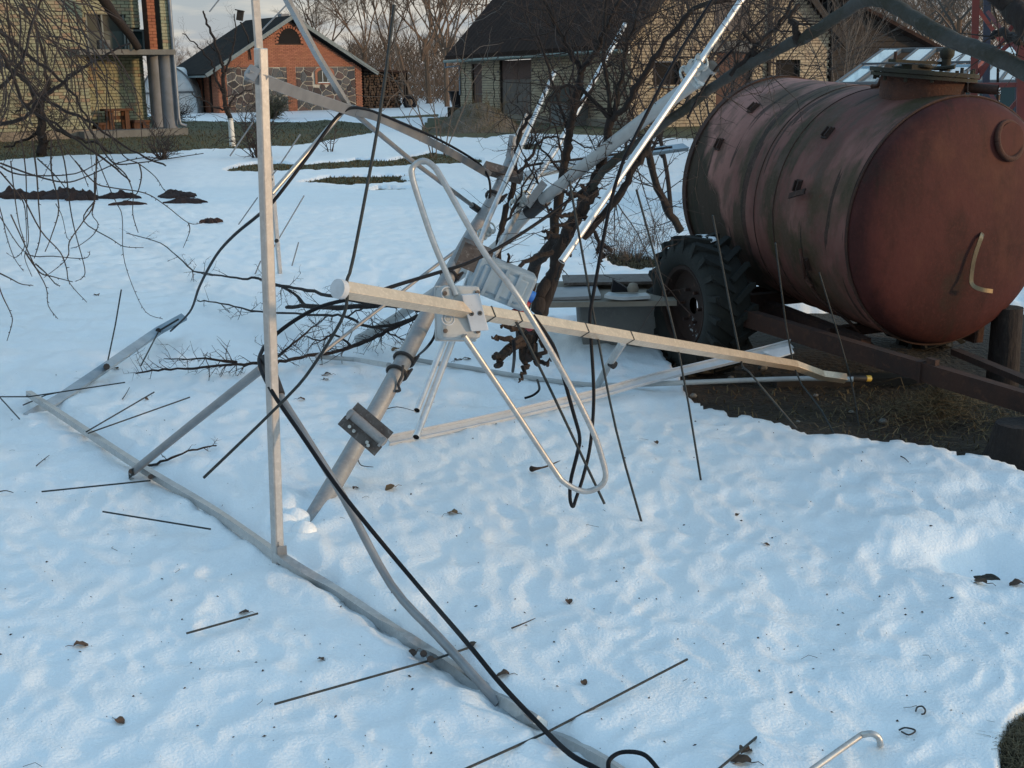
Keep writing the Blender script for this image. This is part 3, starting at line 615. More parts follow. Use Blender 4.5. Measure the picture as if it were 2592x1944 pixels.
# ============================================================ RED BRICK HOUSE
h0 = gd(557, 288); h1 = gd(919, 277); hw = np.linalg.norm(h1 - h0); uh = nrm((h1 - h0)[:2])
HS = thing('red_brick_house', 'low red brick house with fieldstone panels, arched loft opening and dark roof', 'house', h0)
Ph, hu, hn = frm(h0, uh)
def hz_at(a, py): return min((abs(pj(Ph(a, z))[1] - py), z) for z in np.arange(0, 7, .02))[1]
def ha_at(px, z): return min((abs(pj(Ph(a, z))[0] - px), a) for a in np.arange(-2, hw + 3, .02))[1]
pk = hz_at(hw / 2, 40); ev = hz_at(0, 172) - .1; sl = (pk - ev) / (hw / 2 + .5)
htop = lambda c: pk - .3 - abs(c - hw / 2) * sl
pz = hz_at(hw / 2, 170)          # top of the stone panels
sp = [(ha_at(576, 1), ha_at(728, 1)), (ha_at(751, 1), ha_at(900, 1))]
arch_c = ha_at(731, pk - 1); arch_r = (ha_at(759, pk - 1) - ha_at(702, pk - 1)) / 2; az = hz_at(hw / 2, 111)
ak = 1.22
inarch = lambda c, z, g=0: z > az - g * .4 and ((c - arch_c) / (arch_r + g)) ** 2 + ((z - az) / (arch_r * ak + g)) ** 2 < 1
wall(HS, h0, uh, hw, htop(0), M['brick_r'], M['mortar_r'], l=.25, h=.068, jt=.011, topf=htop, holes=[(a, -.1, b, pz) for a, b in sp], parts=0, skipf=lambda c, z: inarch(c, z, .14), back=False)
bk = MB().prism([Ph(0, 0, -.3), Ph(hw, 0, -.3), Ph(hw, htop(hw), -.3), Ph(hw / 2, pk - .25, -.3), Ph(0, htop(0), -.3)], hn * .285); bk.build('wall', M['mortar_r'], HS)
pl = [Ph(arch_c + arch_r * cos(t), az + arch_r * ak * sin(t), -.012) for t in np.linspace(0, pi, 20)]
MB().prism(pl, hn * .006).build('loft_opening', M['black'], HS)
for i in range(15):    # brick arch ring
    t = pi * (i + .5) / 15; c_ = Ph(arch_c + (arch_r + .075) * cos(t), az + (arch_r * ak + .075) * sin(t), .01)
    rd = hu * cos(t) + Zv * sin(t); MB().box(c_, (.14, .07, .1), (rd, hn, np.cross(rd, hn))).build('brick', M['brick_r'], HS)
# stone panels: voronoi stones
def clip(poly, a, b, c):
    o_ = []
    for i in range(len(poly)):
        p, q = poly[i], poly[(i + 1) % len(poly)]; dp = a * p[0] + b * p[1] - c; dq = a * q[0] + b * q[1] - c
        if dp <= 0: o_.append(p)
        if dp * dq < 0: t = dp / (dp - dq); o_.append((p[0] + (q[0] - p[0]) * t, p[1] + (q[1] - p[1]) * t))
    return o_
winr = (ha_at(803, 1.5), hz_at(hw * .7, 208), ha_at(840, 1.5), hz_at(hw * .7, 180))
rv = random.Random(11)
for pi_, (a, b) in enumerate(sp):
    MB().box(Ph((a + b) / 2, pz / 2, -.005), (b - a, .02, pz), (hu, hn, Zv)).build('mortar_bed', M['mortar_w'], HS)
    seeds = []; 
    while len(seeds) < 62:
        q = (rv.uniform(a, b), rv.uniform(0, pz))
        if all((q[0] - s[0]) ** 2 + (q[1] - s[1]) ** 2 > .034 for s in seeds) or rv.random() < .02: seeds.append(q)
    for s in seeds:
        poly = [(a, 0), (b, 0), (b, pz), (a, pz)]
        for s2 in seeds:
            if s2 is s: continue
            dx, dz = s2[0] - s[0], s2[1] - s[1]; poly = clip(poly, dx, dz, (s2[0] ** 2 + s2[1] ** 2 - s[0] ** 2 - s[1] ** 2) / 2)
            if len(poly) < 3: break
        if len(poly) < 3: continue
        cx = sum(p[0] for p in poly) / len(poly); cz = sum(p[1] for p in poly) / len(poly)
        if pi_ == 1 and winr[0] - .12 < cx < winr[2] + .12 and winr[1] - .12 < cz < winr[3] + .22: continue
        sh = [(cx + (p[0] - cx) * .85, cz + (p[1] - cz) * .85) for p in poly]
        MB().prism([Ph(x, z, .004) for x, z in sh], hn * rv.uniform(.035, .06)).build('stone', M['stone'], HS)
# small arched window in the right panel
fr = MB().prism([Ph(winr[0] - .14, winr[1] - .12, .02), Ph(winr[2] + .14, winr[1] - .12, .02), Ph(winr[2] + .14, winr[3] - .05, .02)] + [Ph((winr[0] + winr[2]) / 2 + ((winr[2] - winr[0]) / 2 + .14) * cos(t), winr[3] - .05 + .3 * sin(t), .02) for t in np.linspace(.2, pi - .2, 8)] + [Ph(winr[0] - .14, winr[3] - .05, .02)], hn * .07).build('window', M['brick_r'], HS)
MB().prism([Ph(winr[0], winr[1], .09), Ph(winr[2], winr[1], .09), Ph(winr[2], winr[3] - .12, .09)] + [Ph((winr[0] + winr[2]) / 2 + ((winr[2] - winr[0]) / 2) * cos(t), winr[3] - .12 + .22 * sin(t), .09) for t in np.linspace(.2, pi - .2, 8)] + [Ph(winr[0], winr[3] - .12, .09)], hn * .01).build('pane', M['glass_d'], fr)
for q in (.33, .67): MB().box(Ph(winr[0] + (winr[2] - winr[0]) * q, (winr[1] + winr[3]) / 2, .115), (.03, .02, winr[3] - winr[1]), (hu, hn, Zv)).build('glazing_bar', M['wht'], fr)
MB().box(Ph((winr[0] + winr[2]) / 2, winr[1] - .03, .13), (winr[2] - winr[0], .08, .05), (hu, hn, Zv)).build('sill', M['wht'], fr)
# depth of the house: ridge goes back until it is seen at column 619
hd = np.append(-hn[:2], 0)
HL = min((abs(pj(Ph(hw / 2, pk) + hd * q)[0] - 622), q) for q in np.arange(1, 40, .1))[1]; HL = min(HL, 14)
def hr(a, s, t=0): return Ph(a, pk - abs(a - hw / 2) * sl + t) + hd * s
for a0 in (-.85, hw + .85):
    mb = MB(); vs = []
    for s_ in (-.45, HL):
        for a in (a0, hw / 2): vs += [hr(a, s_, 0), hr(a, s_, -.12)]
    mb.add(vs, [(0, 2, 6, 4), (1, 5, 7, 3), (0, 4, 5, 1), (2, 3, 7, 6), (0, 1, 3, 2), (4, 6, 7, 5)]); mb.sm = False; mb.build('roof', M['roof_g'], HS)
    MB().bar([hr(a0 * 1.0, -.48, -.09), hr(hw / 2, -.48, -.09)], .05, .2).build('bargeboard', M['trim'], HS)
MB().bar([hr(-.9, -.45, -.1), hr(-.9, HL, -.1)], .06, .1).build('gutter', M['trim'], HS)
wall(HS, h0, hd[:2], HL - .4, hr(0, 0)[2] - .2, M['brick_r'], M['mortar_r'], l=.25, h=.068, jt=.011, holes=[(.8, 0, 1.3, 2.1), (1.9, 0, 2.3, 2.1), (3.2, 0, 3.9, 2.1)], parts=0)
MB().box(Ph(.15, 1, -.6) + hd * 4, (.1, 8, 2), (hu, hn, Zv)).build('inner_wall', M['black'], HS)
MB().box(Ph(hw - .3, 1, -.6) + hd * 5, (.3, 9, 2.2), (hu, hn, Zv)).build('inner_wall', M['brick_r'], HS)
ch = hr(hw / 2 + .9, 2.5, .1); MB().box(ch, (.5, .5, 1.3), (hu, hn, Zv)).build('chimney', M['concrete_b'], HS)
# bird box on a pole behind the ridge
bp = at(608, 46, HL + 66); bb = thing('bird_box', 'small dark bird box on a crooked pole above the red house roof', 'bird box', bp - Zv * 1)
MB().box(bp + Zv * .12, (.32, .3, .5), ((.97, 0, -.2), (0, 1, 0), (.2, 0, .97))).build('box', M['wood_d'], bb); MB().box(bp + Zv * .40, (.46, .4, .06), ((.97, 0, -.2), (0, 1, 0), (.2, 0, .97))).build('lid', M['wood_d'], bb)
MB().tube([bp - Zv * .2, bp + np.array([.35, 0, -1.0]), bp + np.array([.45, 0, -2.2])], .05, 5).build('pole', M['wood_d'], bb)
# lean-to with stacked firewood
LT = thing('firewood_lean_to', 'open lean-to full of stacked firewood on the right of the red house', 'shed', Ph(hw + .1, 0))
e0 = hz_at(hw, 178); lr = ha_at(1072, 2.2)
MB().prism([Ph(hw + .15, e0 - .05, .2), Ph(lr, 2.05, .2), Ph(lr, 2.17, .2), Ph(hw + .15, e0 + .07, .2)], hd * 6).build('roof', M['roof_d'], LT)
wr = ha_at(1015, 1)
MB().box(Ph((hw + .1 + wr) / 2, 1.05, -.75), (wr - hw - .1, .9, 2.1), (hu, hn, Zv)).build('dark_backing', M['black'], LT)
rv = random.Random(4); z = .09; lg = 0; big = MB()
while z < 2.1:
    a = hw + .2
    while a < wr:
        r_ = rv.uniform(.05, .095); c_ = Ph(a + r_, z + rv.uniform(-.02, .02), -.3 + rv.uniform(-.05, .08))
        mb = MB(); mb.tube([c_, c_ + hn * .14], r_, 6)
        if lg < 290: mb.build('log', M['log'], LT)
        else: big.v, big.f = (big.add(mb.v, mb.f).v, big.f)
        lg += 1; a += r_ * 2 + .01
    z += .15
if big.v: big.build('firewood', M['log'], LT, kind='stuff')
for px in (1022, 1041, 1064): a = ha_at(px, 1); MB().tube([Ph(a, 0, .1), Ph(a, 2.2, .1)], .05, 6).build('post', M['wood_d'], LT)
for px in (1026, 1033, 1047, 1055): a = ha_at(px, 1); MB().tube([Ph(a, 0, -1.5), Ph(a, 2.0, -1.5)], .03, 5).build('rail', M['wood_d'], LT)
MB().tube([Ph(ha_at(1015, 1), .9, -.5), Ph(ha_at(1068, 1), .8, -.5)], .04, 5).build('rail', M['wood_d'], LT)
p = Ph(ha_at(1058, .5), .35, .4); one(MB().ring(p, (.3, -1, .1), .32, .13, 18, 8), 'scrap_rubber_ring', M['rubber'], 'dark tyre lying beside the firewood lean-to', 'tyre')
# ============================================================ YELLOW BRICK HOUSE, LEFT
l0 = gd(237, 350); ul = nrm(np.array([.78, .62])); LH = thing('yellow_brick_house', 'two storey yellow brick house with a balcony slab on round pillars, left edge', 'house', l0)
Pl, lu, ln_ = frm(l0, ul)
def la_at(px, z, d=0): return min((abs(pj(Pl(a, z, d))[0] - px), a) for a in np.arange(-8, 8, .02))[1]
def lz_at(a, py, d=0): return min((abs(pj(Pl(a, z, d))[1] - py), z) for z in np.arange(-1, 9, .02))[1]
W1 = 6.5; zb = .28
lo = Pl(-W1, 0); wall(LH, lo, ul, W1, 6.2, M['brick_y'], M['mortar_d'], l=.27, jt=.016, h=.087, parts=240, z0=zb)
MB().box(Pl(-W1 / 2, zb / 2 - .05, -.1), (W1 + .1, .5, zb + .1), (lu, ln_, Zv)).build('plinth', M['lintel'], LH)
RD = 1.3            # recess
ra = la_at(367, 1.5, -RD); win = (la_at(243, 4, -RD), 0, 0, 0)
zsl0, zsl1 = lz_at(1., 139, 0.), lz_at(1., 126, 0.)
wx = [la_at(218, 3.5, -RD), la_at(316, 3.5, -RD)]; wz = (zsl1 + .05, lz_at(.3, 31, -RD)); wx2 = [la_at(320, 3.5, -RD), la_at(364, 3.5, -RD)]; wz2 = (zsl1 + .05, lz_at(1, 73, -RD))
ro_ = Pl(0, 0, -RD); wall(LH, ro_, ul, ra, 6.2, M['brick_y'], M['mortar_d'], l=.27, jt=.016, h=.087, parts=60, holes=[(wx[0], wz[0], wx[1], wz[1]), (wx2[0], wz2[0], wx2[1], wz2[1])])
MB().box(Pl(-.06, 3.1, -RD / 2 - .1), (.1, RD, 6.2), (lu, ln_, Zv)).build('return_wall', M['mortar_d'], LH)
MB().box(Pl(-3, 3.1, -RD - 2.2), (6.5, 3, 6.2), (lu, ln_, Zv)).build('rear_wall', M['mortar_d'], LH)
for (x0, x1), (z0_, z1_), nm in ((wx, wz, 2), (wx2, wz2, 1)):
    wf = MB().box(Pl((x0 + x1) / 2, (z0_ + z1_) / 2, -RD - .16), (x1 - x0, .02, z1_ - z0_), (lu, ln_, Zv)).build('window', M['glass_d'], LH)
    MB().box(Pl((x0 + x1) / 2, z0_ + (z1_ - z0_) * .25, -RD - .1), (x1 - x0 - .06, .02, (z1_ - z0_) * .5), (lu, ln_, Zv)).build('lower_pane', M['glass_t'], wf)
    for q in [x0 + .03, x1 - .03] + ([x0 + (x1 - x0) * .42] if nm == 2 else []): MB().box(Pl(q, (z0_ + z1_) / 2, -RD - .06), (.055, .06, z1_ - z0_), (lu, ln_, Zv)).build('frame', M['trim'], wf)
    MB().box(Pl((x0 + x1) / 2, z1_ - .03, -RD - .06), (x1 - x0, .06, .06), (lu, ln_, Zv)).build('frame', M['trim'], wf)
# balcony slab
sx = la_at(437, 3, .35)
MB().box(Pl((sx - .4) / 2, (zsl0 + zsl1) / 2, -RD / 2 + .2), (sx + .4, RD + .6, zsl1 - zsl0), (lu, ln_, Zv)).build('balcony_slab', M['concrete'], LH)
pb = la_at(425, 1.5, .0); pa = la_at(394, 1.5, -RD + .25)
MB().tube([Pl(pb, 0, .0), Pl(pb, zsl0, .0)], .235, 20).build('pillar', M['concrete_b'], LH)
MB().tube([Pl(pa, 0, -RD + .25), Pl(pa, zsl0, -RD + .25)], .215, 20).build('pillar', M['concrete_b'], LH)
qa = la_at(412, 4, .0); wall(LH, Pl(qa - .19, 0, .19), ul, .38, 6.3, M['brick_y'], M['mortar_d'], l=.25, th=.36, z0=zsl1, parts=0)
qb = la_at(379, 4, -RD + .25); wall(LH, Pl(qb - .19, 0, -RD + .44), ul, .38, 6.3, M['brick_r'], M['mortar_r'], l=.25, th=.36, z0=zsl1, parts=0)
MB().box(Pl(1.2, .12, -.3), (3.4, 1.8, .22), (lu, ln_, Zv)).build('porch_step', M['concrete'], LH)
dp = la_at(447, 1.5, .3); zt = 6.0
MB().tube([Pl(dp - .02, zt, .3), Pl(dp, .55, .3), Pl(dp + .03, .35, .32), Pl(dp + .22, .28, .35)], .06, 10).build('downpipe', M['pipe_b'], LH)
q = Pl(.72, zsl1 + .15, -.35); one(MB().box(q, (.34, .25, .3), (lu, ln_, Zv)), 'cardboard_box', M['concrete'], 'pale box standing on the balcony slab below the window', 'box')
t0 = at(350, 122, l0[1] + .4); t1 = at(263, 0, l0[1] - .6); t2 = t1 + (t1 - t0) * .35
one(MB().tube([t0, t0 * .7 + t1 * .3 + np.array([.03, 0, 0]), t0 * .3 + t1 * .7 - np.array([.03, 0, 0]), t1, t2], [.12, .13, .15, .16, .16], 9), 'leaning_log', M['bark'], 'thick dark log leaning over the balcony of the yellow house', 'log')
def stool(name, px0, px1, top, lab, cat, back=-.55):
    a0, a1 = la_at(px0, 1, back), la_at(px1, 1, back); zt_ = lz_at(a0, top, back); t = thing(name, lab, cat, Pl(a0, .23, back))
    MB().box(Pl((a0 + a1) / 2, zt_, back), (a1 - a0, .5, .07), (lu, ln_, Zv)).build('top', M['wood_o'], t)
    for a in (a0 + (a1 - a0) * .22, a1 - (a1 - a0) * .22):
        for d in (-.15, .15): MB().box(Pl(a, (zt_ + .2) / 2, back + d), (.14 if cat == 'table' else .22, .08, zt_ - .25), (lu, ln_, Zv)).build('leg', M['wood_o'], t)
    MB().box(Pl((a0 + a1) / 2, zt_ - .25, back), (a1 - a0 - .25, .05, .12), (lu, ln_, Zv)).build('rail', M['wood_o'], t)
stool('wooden_table', 258, 330, 279, 'rough orange brown wooden table under the balcony slab', 'table')
stool('wooden_stool', 238, 262, 314, 'squat wooden stool left of the rough table', 'stool')
stool('wooden_stool', 330, 368, 307, 'squat wooden stool right of the rough table', 'stool')
# polytunnel behind the pillars
c0 = gd(395, 290); pt = thing('polytunnel', 'white plastic polytunnel with a curved roof between the two houses', 'greenhouse', c0)
R_ = at(520, 262, c0[1])[0] - at(395, 262, c0[1])[0]; R_ = 2.55; cx = at(428, 262, c0[1])[0]
ang = np.linspace(0, pi, 22); vs = []; Hh = at(420, 170, c0[1])[2]
for y in (c0[1], c0[1] + 9):
    for t in ang: vs.append((cx + R_ * .62 * cos(t), y, .03 + (Hh) * sin(t) ** .85))
n_a = len(ang); mb = MB().add(vs, [(i, i + 1, n_a + i + 1, n_a + i) for i in range(n_a - 1)] + [tuple(range(n_a))]); mb.build('film', M['film'], pt, smooth=False)
MB().tube([(cx + R_ * .63 * cos(t), c0[1] - .03, .03 + Hh * 1.01 * sin(t) ** .85) for t in ang], .05, 6).build('hoop', M['ghframe'], pt)
MB().tube([(cx - 1.5, c0[1] - .06, Hh * .45), (cx + 1.45, c0[1] - .06, Hh * .47)], .05, 5).build('cross_bar', M['ghframe'], pt)
# ============================================================ GREENHOUSE, RIGHT
ga = at(2115, 214, 14.2); gb = at(2236, 128, 16.6); ex = nrm(np.array([.96, -.28, 0]))
GH = thing('glass_greenhouse', 'lean glass greenhouse with sky reflection tinted blue into its slanted panes, behind the tank', 'greenhouse', (ga[0], ga[1], 0))
npane = 27; pw = .21; up_ = (gb - ga); gnrm = nrm(np.cross(ex, up_)); gnrm = gnrm if gnrm[2] > 0 else -gnrm
for i in range(npane + 1):
    a = ga + ex * pw * i; MB().bar([a, a + up_], .028, .05, gnrm).build('rafter', M['ghframe'], GH)
    if i < npane and i not in (1, 3):
        for (t0_, t1_) in ((0, .5), (.5, 1)):
            pa_ = a + ex * .02 + up_ * (t0_ + .004) + gnrm * (.012 if t0_ else 0); MB().prism([pa_, pa_ + ex * (pw - .04), pa_ + ex * (pw - .04) + up_ * (t1_ - t0_ - .008), pa_ + up_ * (t1_ - t0_ - .008)], gnrm * .006).build('pane', M['ghglass'], GH)
MB().bar([gb - ex * .05, gb + ex * pw * (npane + .2)], .05, .05, gnrm).build('ridge_bar', M['ghframe'], GH)
MB().bar([ga - ex * .05, ga + ex * pw * (npane + .2)], .05, .05, gnrm).build('eave_bar', M['ghframe'], GH)
MB().bar([ga + up_ * .5 + gnrm * .03, ga + up_ * .5 + gnrm * .03 + ex * pw * npane], .02, .02, gnrm).build('purlin', M['ghframe'], GH)
for i in range(npane):
    a = ga + ex * pw * i; MB().prism([a + ex * .02, a + ex * (pw - .02), a + ex * (pw - .02) - Zv * (ga[2] - .3), a + ex * .02 - Zv * (ga[2] - .3)], -ex[[1, 0, 2]] * .006).build('pane', M['glass_t'], GH)
MB().box(ga + ex * pw * npane / 2 - Zv * (ga[2] - .15), (pw * npane, .1, .3), (ex, (-ex[1], ex[0], 0), Zv)).build('base_wall', M['concrete'], GH)
MB().prism([ga + (0, 0, -ga[2]), ga, gb, gb + (0, 0, -gb[2])], ex * .02).build('end_wall', M['ghglass'], GH)
# ============================================================ RED LATTICE TOWER
TY = 10.5; tw = thing('red_lattice_tower', 'red painted steel lattice tower with crossed braces, right edge behind the tank', 'tower', gd(2470, 700))
def leg(px0, px1, Y, m, wd, name='leg'):
    a = at(px0, 330, Y); b = at(px1, 0, Y); d = (b - a) / np.linalg.norm(b - a); lo_ = a - d * (a[2] / d[2]); hi = b + d * 1.4
    MB().bar([lo_, hi], wd, wd, (0.3, 1, 0)).build(name, m, tw); return lo_, hi
A = leg(2462, 2470, TY, M['red_p'], .055); B = leg(2588, 2592, TY - .3, M['red_p'], .09); C_ = leg(2494, 2499, TY + .9, M['blue_p'], .06)
D_ = leg(2575, 2583, TY + .8, M['blue_p'], .05)
def seg(p, q, m=M['red_p'], wd=.03, nm='brace'): MB().bar([at(*p), at(*q)], wd, wd * .6, (.2, 1, .2)).build(nm, m, tw)
seg((2462, 216, TY), (2590, 214, TY - .3), nm='cross_bar', wd=.035); seg((2470, 185, TY), (2592, 80, TY - .3)); seg((2462, 182, TY - .02), (2500, 140, TY + .4)); seg((2500, 30, TY + .5), (2592, 150, TY - .25))
seg((2475, 22, TY), (2530, 100, TY + .3)); seg((2592, 20, TY - .3), (2475, 200, TY)); seg((2498, 222, TY + .5), (2560, 320, TY)); seg((2592, 235, TY - .3), (2520, 320, TY)); seg((2455, 225, TY), (2475, 275, TY + .2))
seg((2527, 130, TY + .5), (2524, 270, TY + .5), M['black'], .02)
# ============================================================ TANK TRAILER
tc0 = at(2405, 565, 6.2); taz = radians(-22); tel = radians(3.6)
tX = np.array([sin(taz) * cos(tel), cos(taz) * cos(tel), sin(tel)]); tY = np.array([-cos(taz), sin(taz), 0]); tZ = np.cross(tX, tY)
TM = Matrix([[tX[i], tY[i], tZ[i], 0] for i in range(3)] + [[0, 0, 0, 1]])
def T(x, y, z): return tc0 + tX * x + tY * y + tZ * z
TR = thing('tank_trailer', 'rusty red cylindrical tank on a two wheeled trailer with a bolted manhole lid', 'tank trailer', (tc0[0], tc0[1], 0))
TRs = 0.61; TL = 1.55
def tl(mb, name, m, parent=TR, **k):       # build in tank coordinates, placed by its own matrix
    o = mb.build(name, m, None, **k); o.parent = parent
    if parent is TR: o.matrix_basis = Matrix.Translation(Vector(tc0 - np.array(TR['_o']))) @ TM
    return o
k_ = 64
def shell(prof, n=72, dent=.0):
    mb = MB(); vs = []; m = len(prof)
    for (x, r_) in prof:
        for k in range(n):
            t = 2 * pi * k / n; d = r_ * (1 + dent * float(pn(x * 2.3 + 3, t * 1.3)) * min(1, r_ * 2)); vs.append((x, d * cos(t), d * sin(t)))
    fs = [(i * n + k, i * n + (k + 1) % n, (i + 1) * n + (k + 1) % n, (i + 1) * n + k) for i in range(m - 1) for k in range(n)]
    return mb.add(vs, fs)
body = tl(shell([(x, TRs) for x in np.linspace(.015, TL - .02, 26)], 96, .012), 'tank_shell', M['tank'])
pf = [(.02, TRs - .004), (-.02, TRs - .006), (-.055, TRs - .03), (-.085, TRs - .075), (-.105, TRs - .14), (-.125, TRs - .25), (-.14, TRs - .4), (-.146, .08), (-.147, .001)]
end = tl(shell(pf, 96, .006), 'tank_end', M['dish'], label='dark red domed front end of the tank')
tl(shell([(TL - .02, TRs - .004), (TL + .03, TRs - .02), (TL + .09, TRs - .1), (TL + .13, TRs - .3), (TL + .14, .001)], 72), 'tank_end', M['tank'])
mb = MB(); mb.ring((0, 0, 0), (1, 0, 0), TRs + .001, .007, 96, 6); tl(mb, 'weld_seam', M['rust'])
mb = MB(); mb.v = []; shellb = shell([(TL - .045, TRs + .001), (TL - .045, TRs + .012), (TL - .005, TRs + .012), (TL - .005, TRs - .01)], 96); tl(shellb, 'end_flange', M['rust'])
for x in (.62, .80): tl(shell([(x - .0025, TRs - .002), (x - .0018, TRs + .0035), (x + .0018, TRs + .0035), (x + .0025, TRs - .002)], 96, .012), 'weld_seam', M['rust'])
# manhole
mx_ = .30
def vcyl(r, z0, z1, n=40, cx=mx_, cy=0.):
    mb = MB(); mb.tube([(cx, cy, z0), (cx, cy, z1)], r, n); mb.v = [(a, b, c + .07 * b if c > TRs + .03 else c) for a, b, c in mb.v]; return mb
tl(vcyl(.205, TRs - .06, TRs + 0.0830), 'manhole_neck', M['rust_o'])
lidm = Matrix.Rotation(radians(2.5), 4, 'X')
ld_ = tl(vcyl(.262, TRs + 0.0830, TRs + 0.1030), 'manhole_lid', M['lid'])
tl(vcyl(.255, TRs + 0.0630, TRs + 0.0800), 'lid_flange', M['lid'])
mb = MB(); mb.box((mx_ + .02, .03, TRs + 0.1430), (.05, .34, .014), ((1, .1, 0), (-.1, 1, .05), (0, 0, 1))); mb.box((mx_, .05, TRs + 0.1180), (.08, .12, .03)); tl(mb, 'clamp_bar', M['lid'])
mb = MB(); mb.tube([(mx_, -.13, TRs + 0.0980), (mx_, -.13, TRs + 0.1580)], .024, 10); mb.tube([(mx_, -.13, TRs + 0.1580), (mx_, -.13, TRs + 0.1730), (mx_, -.13, TRs + 0.1980), (mx_, -.13, TRs + 0.2130)], [.026, .036, .036, .02], 8); tl(mb, 'clamp_screw', M['lid'])
mb = MB(); mb.tube([(mx_ + .03, .16, TRs + 0.1480), (mx_ + .03, .16, TRs + 0.1930)], .008, 6); tl(mb, 'peg', M['rust'])
mb = MB(); mb.tube(smooth_path([(mx_ + .1, .1, TRs + 0.1100), (mx_ - .05, .05, TRs + 0.1280), (mx_ - .02, -.05, TRs + 0.1130), (mx_ - .1, -.1, TRs + 0.1230)], 5), .010, 6); tl(mb, 'twisted_wire', M['lid'])
for a in np.linspace(0, 2 * pi, 13)[:-1]:
    mb = MB(); mb.tube([(mx_ + .235 * cos(a), .235 * sin(a), TRs + 0.0580), (mx_ + .235 * cos(a), .235 * sin(a), TRs + 0.1130)], .009, 6); tl(mb, 'bolt', M['lid'])
mb = MB(); mb.tube([(mx_ - .16, -.12, TRs + 0.0280), (mx_ - .28, -.22, TRs + 0.0230)], .024, 12, cap=False); mb.tube([(mx_ - .16, -.12, TRs + 0.0280), (mx_ - .275, -.216, TRs + 0.0230)], .019, 12); tl(mb, 'outlet_stub', M['rust'])
tl(MB().tube(smooth_path([(.66, .03, TRs + .005), (.62, .02, TRs + .012), (.60, .015, TRs + .055), (.57, .01, TRs + .065), (.55, .0, TRs + .04), (.545, 0, TRs - .01)], 5), .011, 8), 'lifting_eye', M['rust_o'])
# port ring, handle on the end
px_, pz_ = -.205, .405
xx = -.112
tl(MB().ring((xx, px_, pz_), (-1, -.18, .28), .088, .014, 36, 8), 'port_ring', M['rust_o'])
mb = MB(); mb.tube([(xx + .03, px_, pz_ - .0), (xx - .008, px_ - .003, pz_ + .004)], .082, 32); tl(mb, 'port_cover', M['dish'])
tl(MB().bar(smooth_path([(-.145, -.075, -.03), (-.165, -.05, -.05), (-.17, -.02, -.14), (-.175, -.01, -.24), (-.19, -.015, -.275), (-.22, -.045, -.29), (-.23, -.10, -.30)], 5), .020, .006, (-1, .3, .2)), 'end_handle', M['brass'], label='bent bare steel strip handle on the tank end')
# brackets and hooks on the side
def side_pt(x, deg, r=0.): t = radians(deg); return np.array([x, (TRs + r) * cos(t), (TRs + r) * sin(t)])   # deg 0 = left side, 90 = top
def bracket(x, deg, arm=False):
    c = side_pt(x, deg); nr = nrm([0, c[1], c[2]]); tg = np.cross([1, 0, 0], nr); mb = MB()
    for s_ in (-.018, .018): mb.box(c + nr * .010 + np.array([s_ * .8, 0, 0]), (.007, .026, .055), ((1, 0, 0), nr, tg))
    mb.box(c + nr * .004, (.045, .008, .07), ((1, 0, 0), nr, tg))
    if arm: mb.box(c + nr * .03 + np.array([-.045, 0, 0]) - tg * .035, (.12, .01, .028), (nrm(np.array([1, 0, 0]) - tg * .35), nr, tg))
    return mb
for x, d, a in ((1.20, 50, 0), (1.28, 26, 0), (.42, 42, 0), (.44, 14, 1), (.35, -22, 0)): tl(bracket(x, d, a), 'bracket', M['rust'])
tl(MB().tube(smooth_path([side_pt(.36, -14, .02), side_pt(.33, -20, .04), side_pt(.36, -26, .03), side_pt(.39, -30, .02), side_pt(.34, -33, .03)], 5), .009, 6), 'drain_hook', M['rust_o'])
tl(MB().tube(smooth_path([side_pt(.37, -28, .02), side_pt(.33, -40, .03), side_pt(.27, -55, .02), side_pt(.22, -66, .06), side_pt(.16, -72, .1)], 5), .008, 6), 'brake_rod', M['rust'])
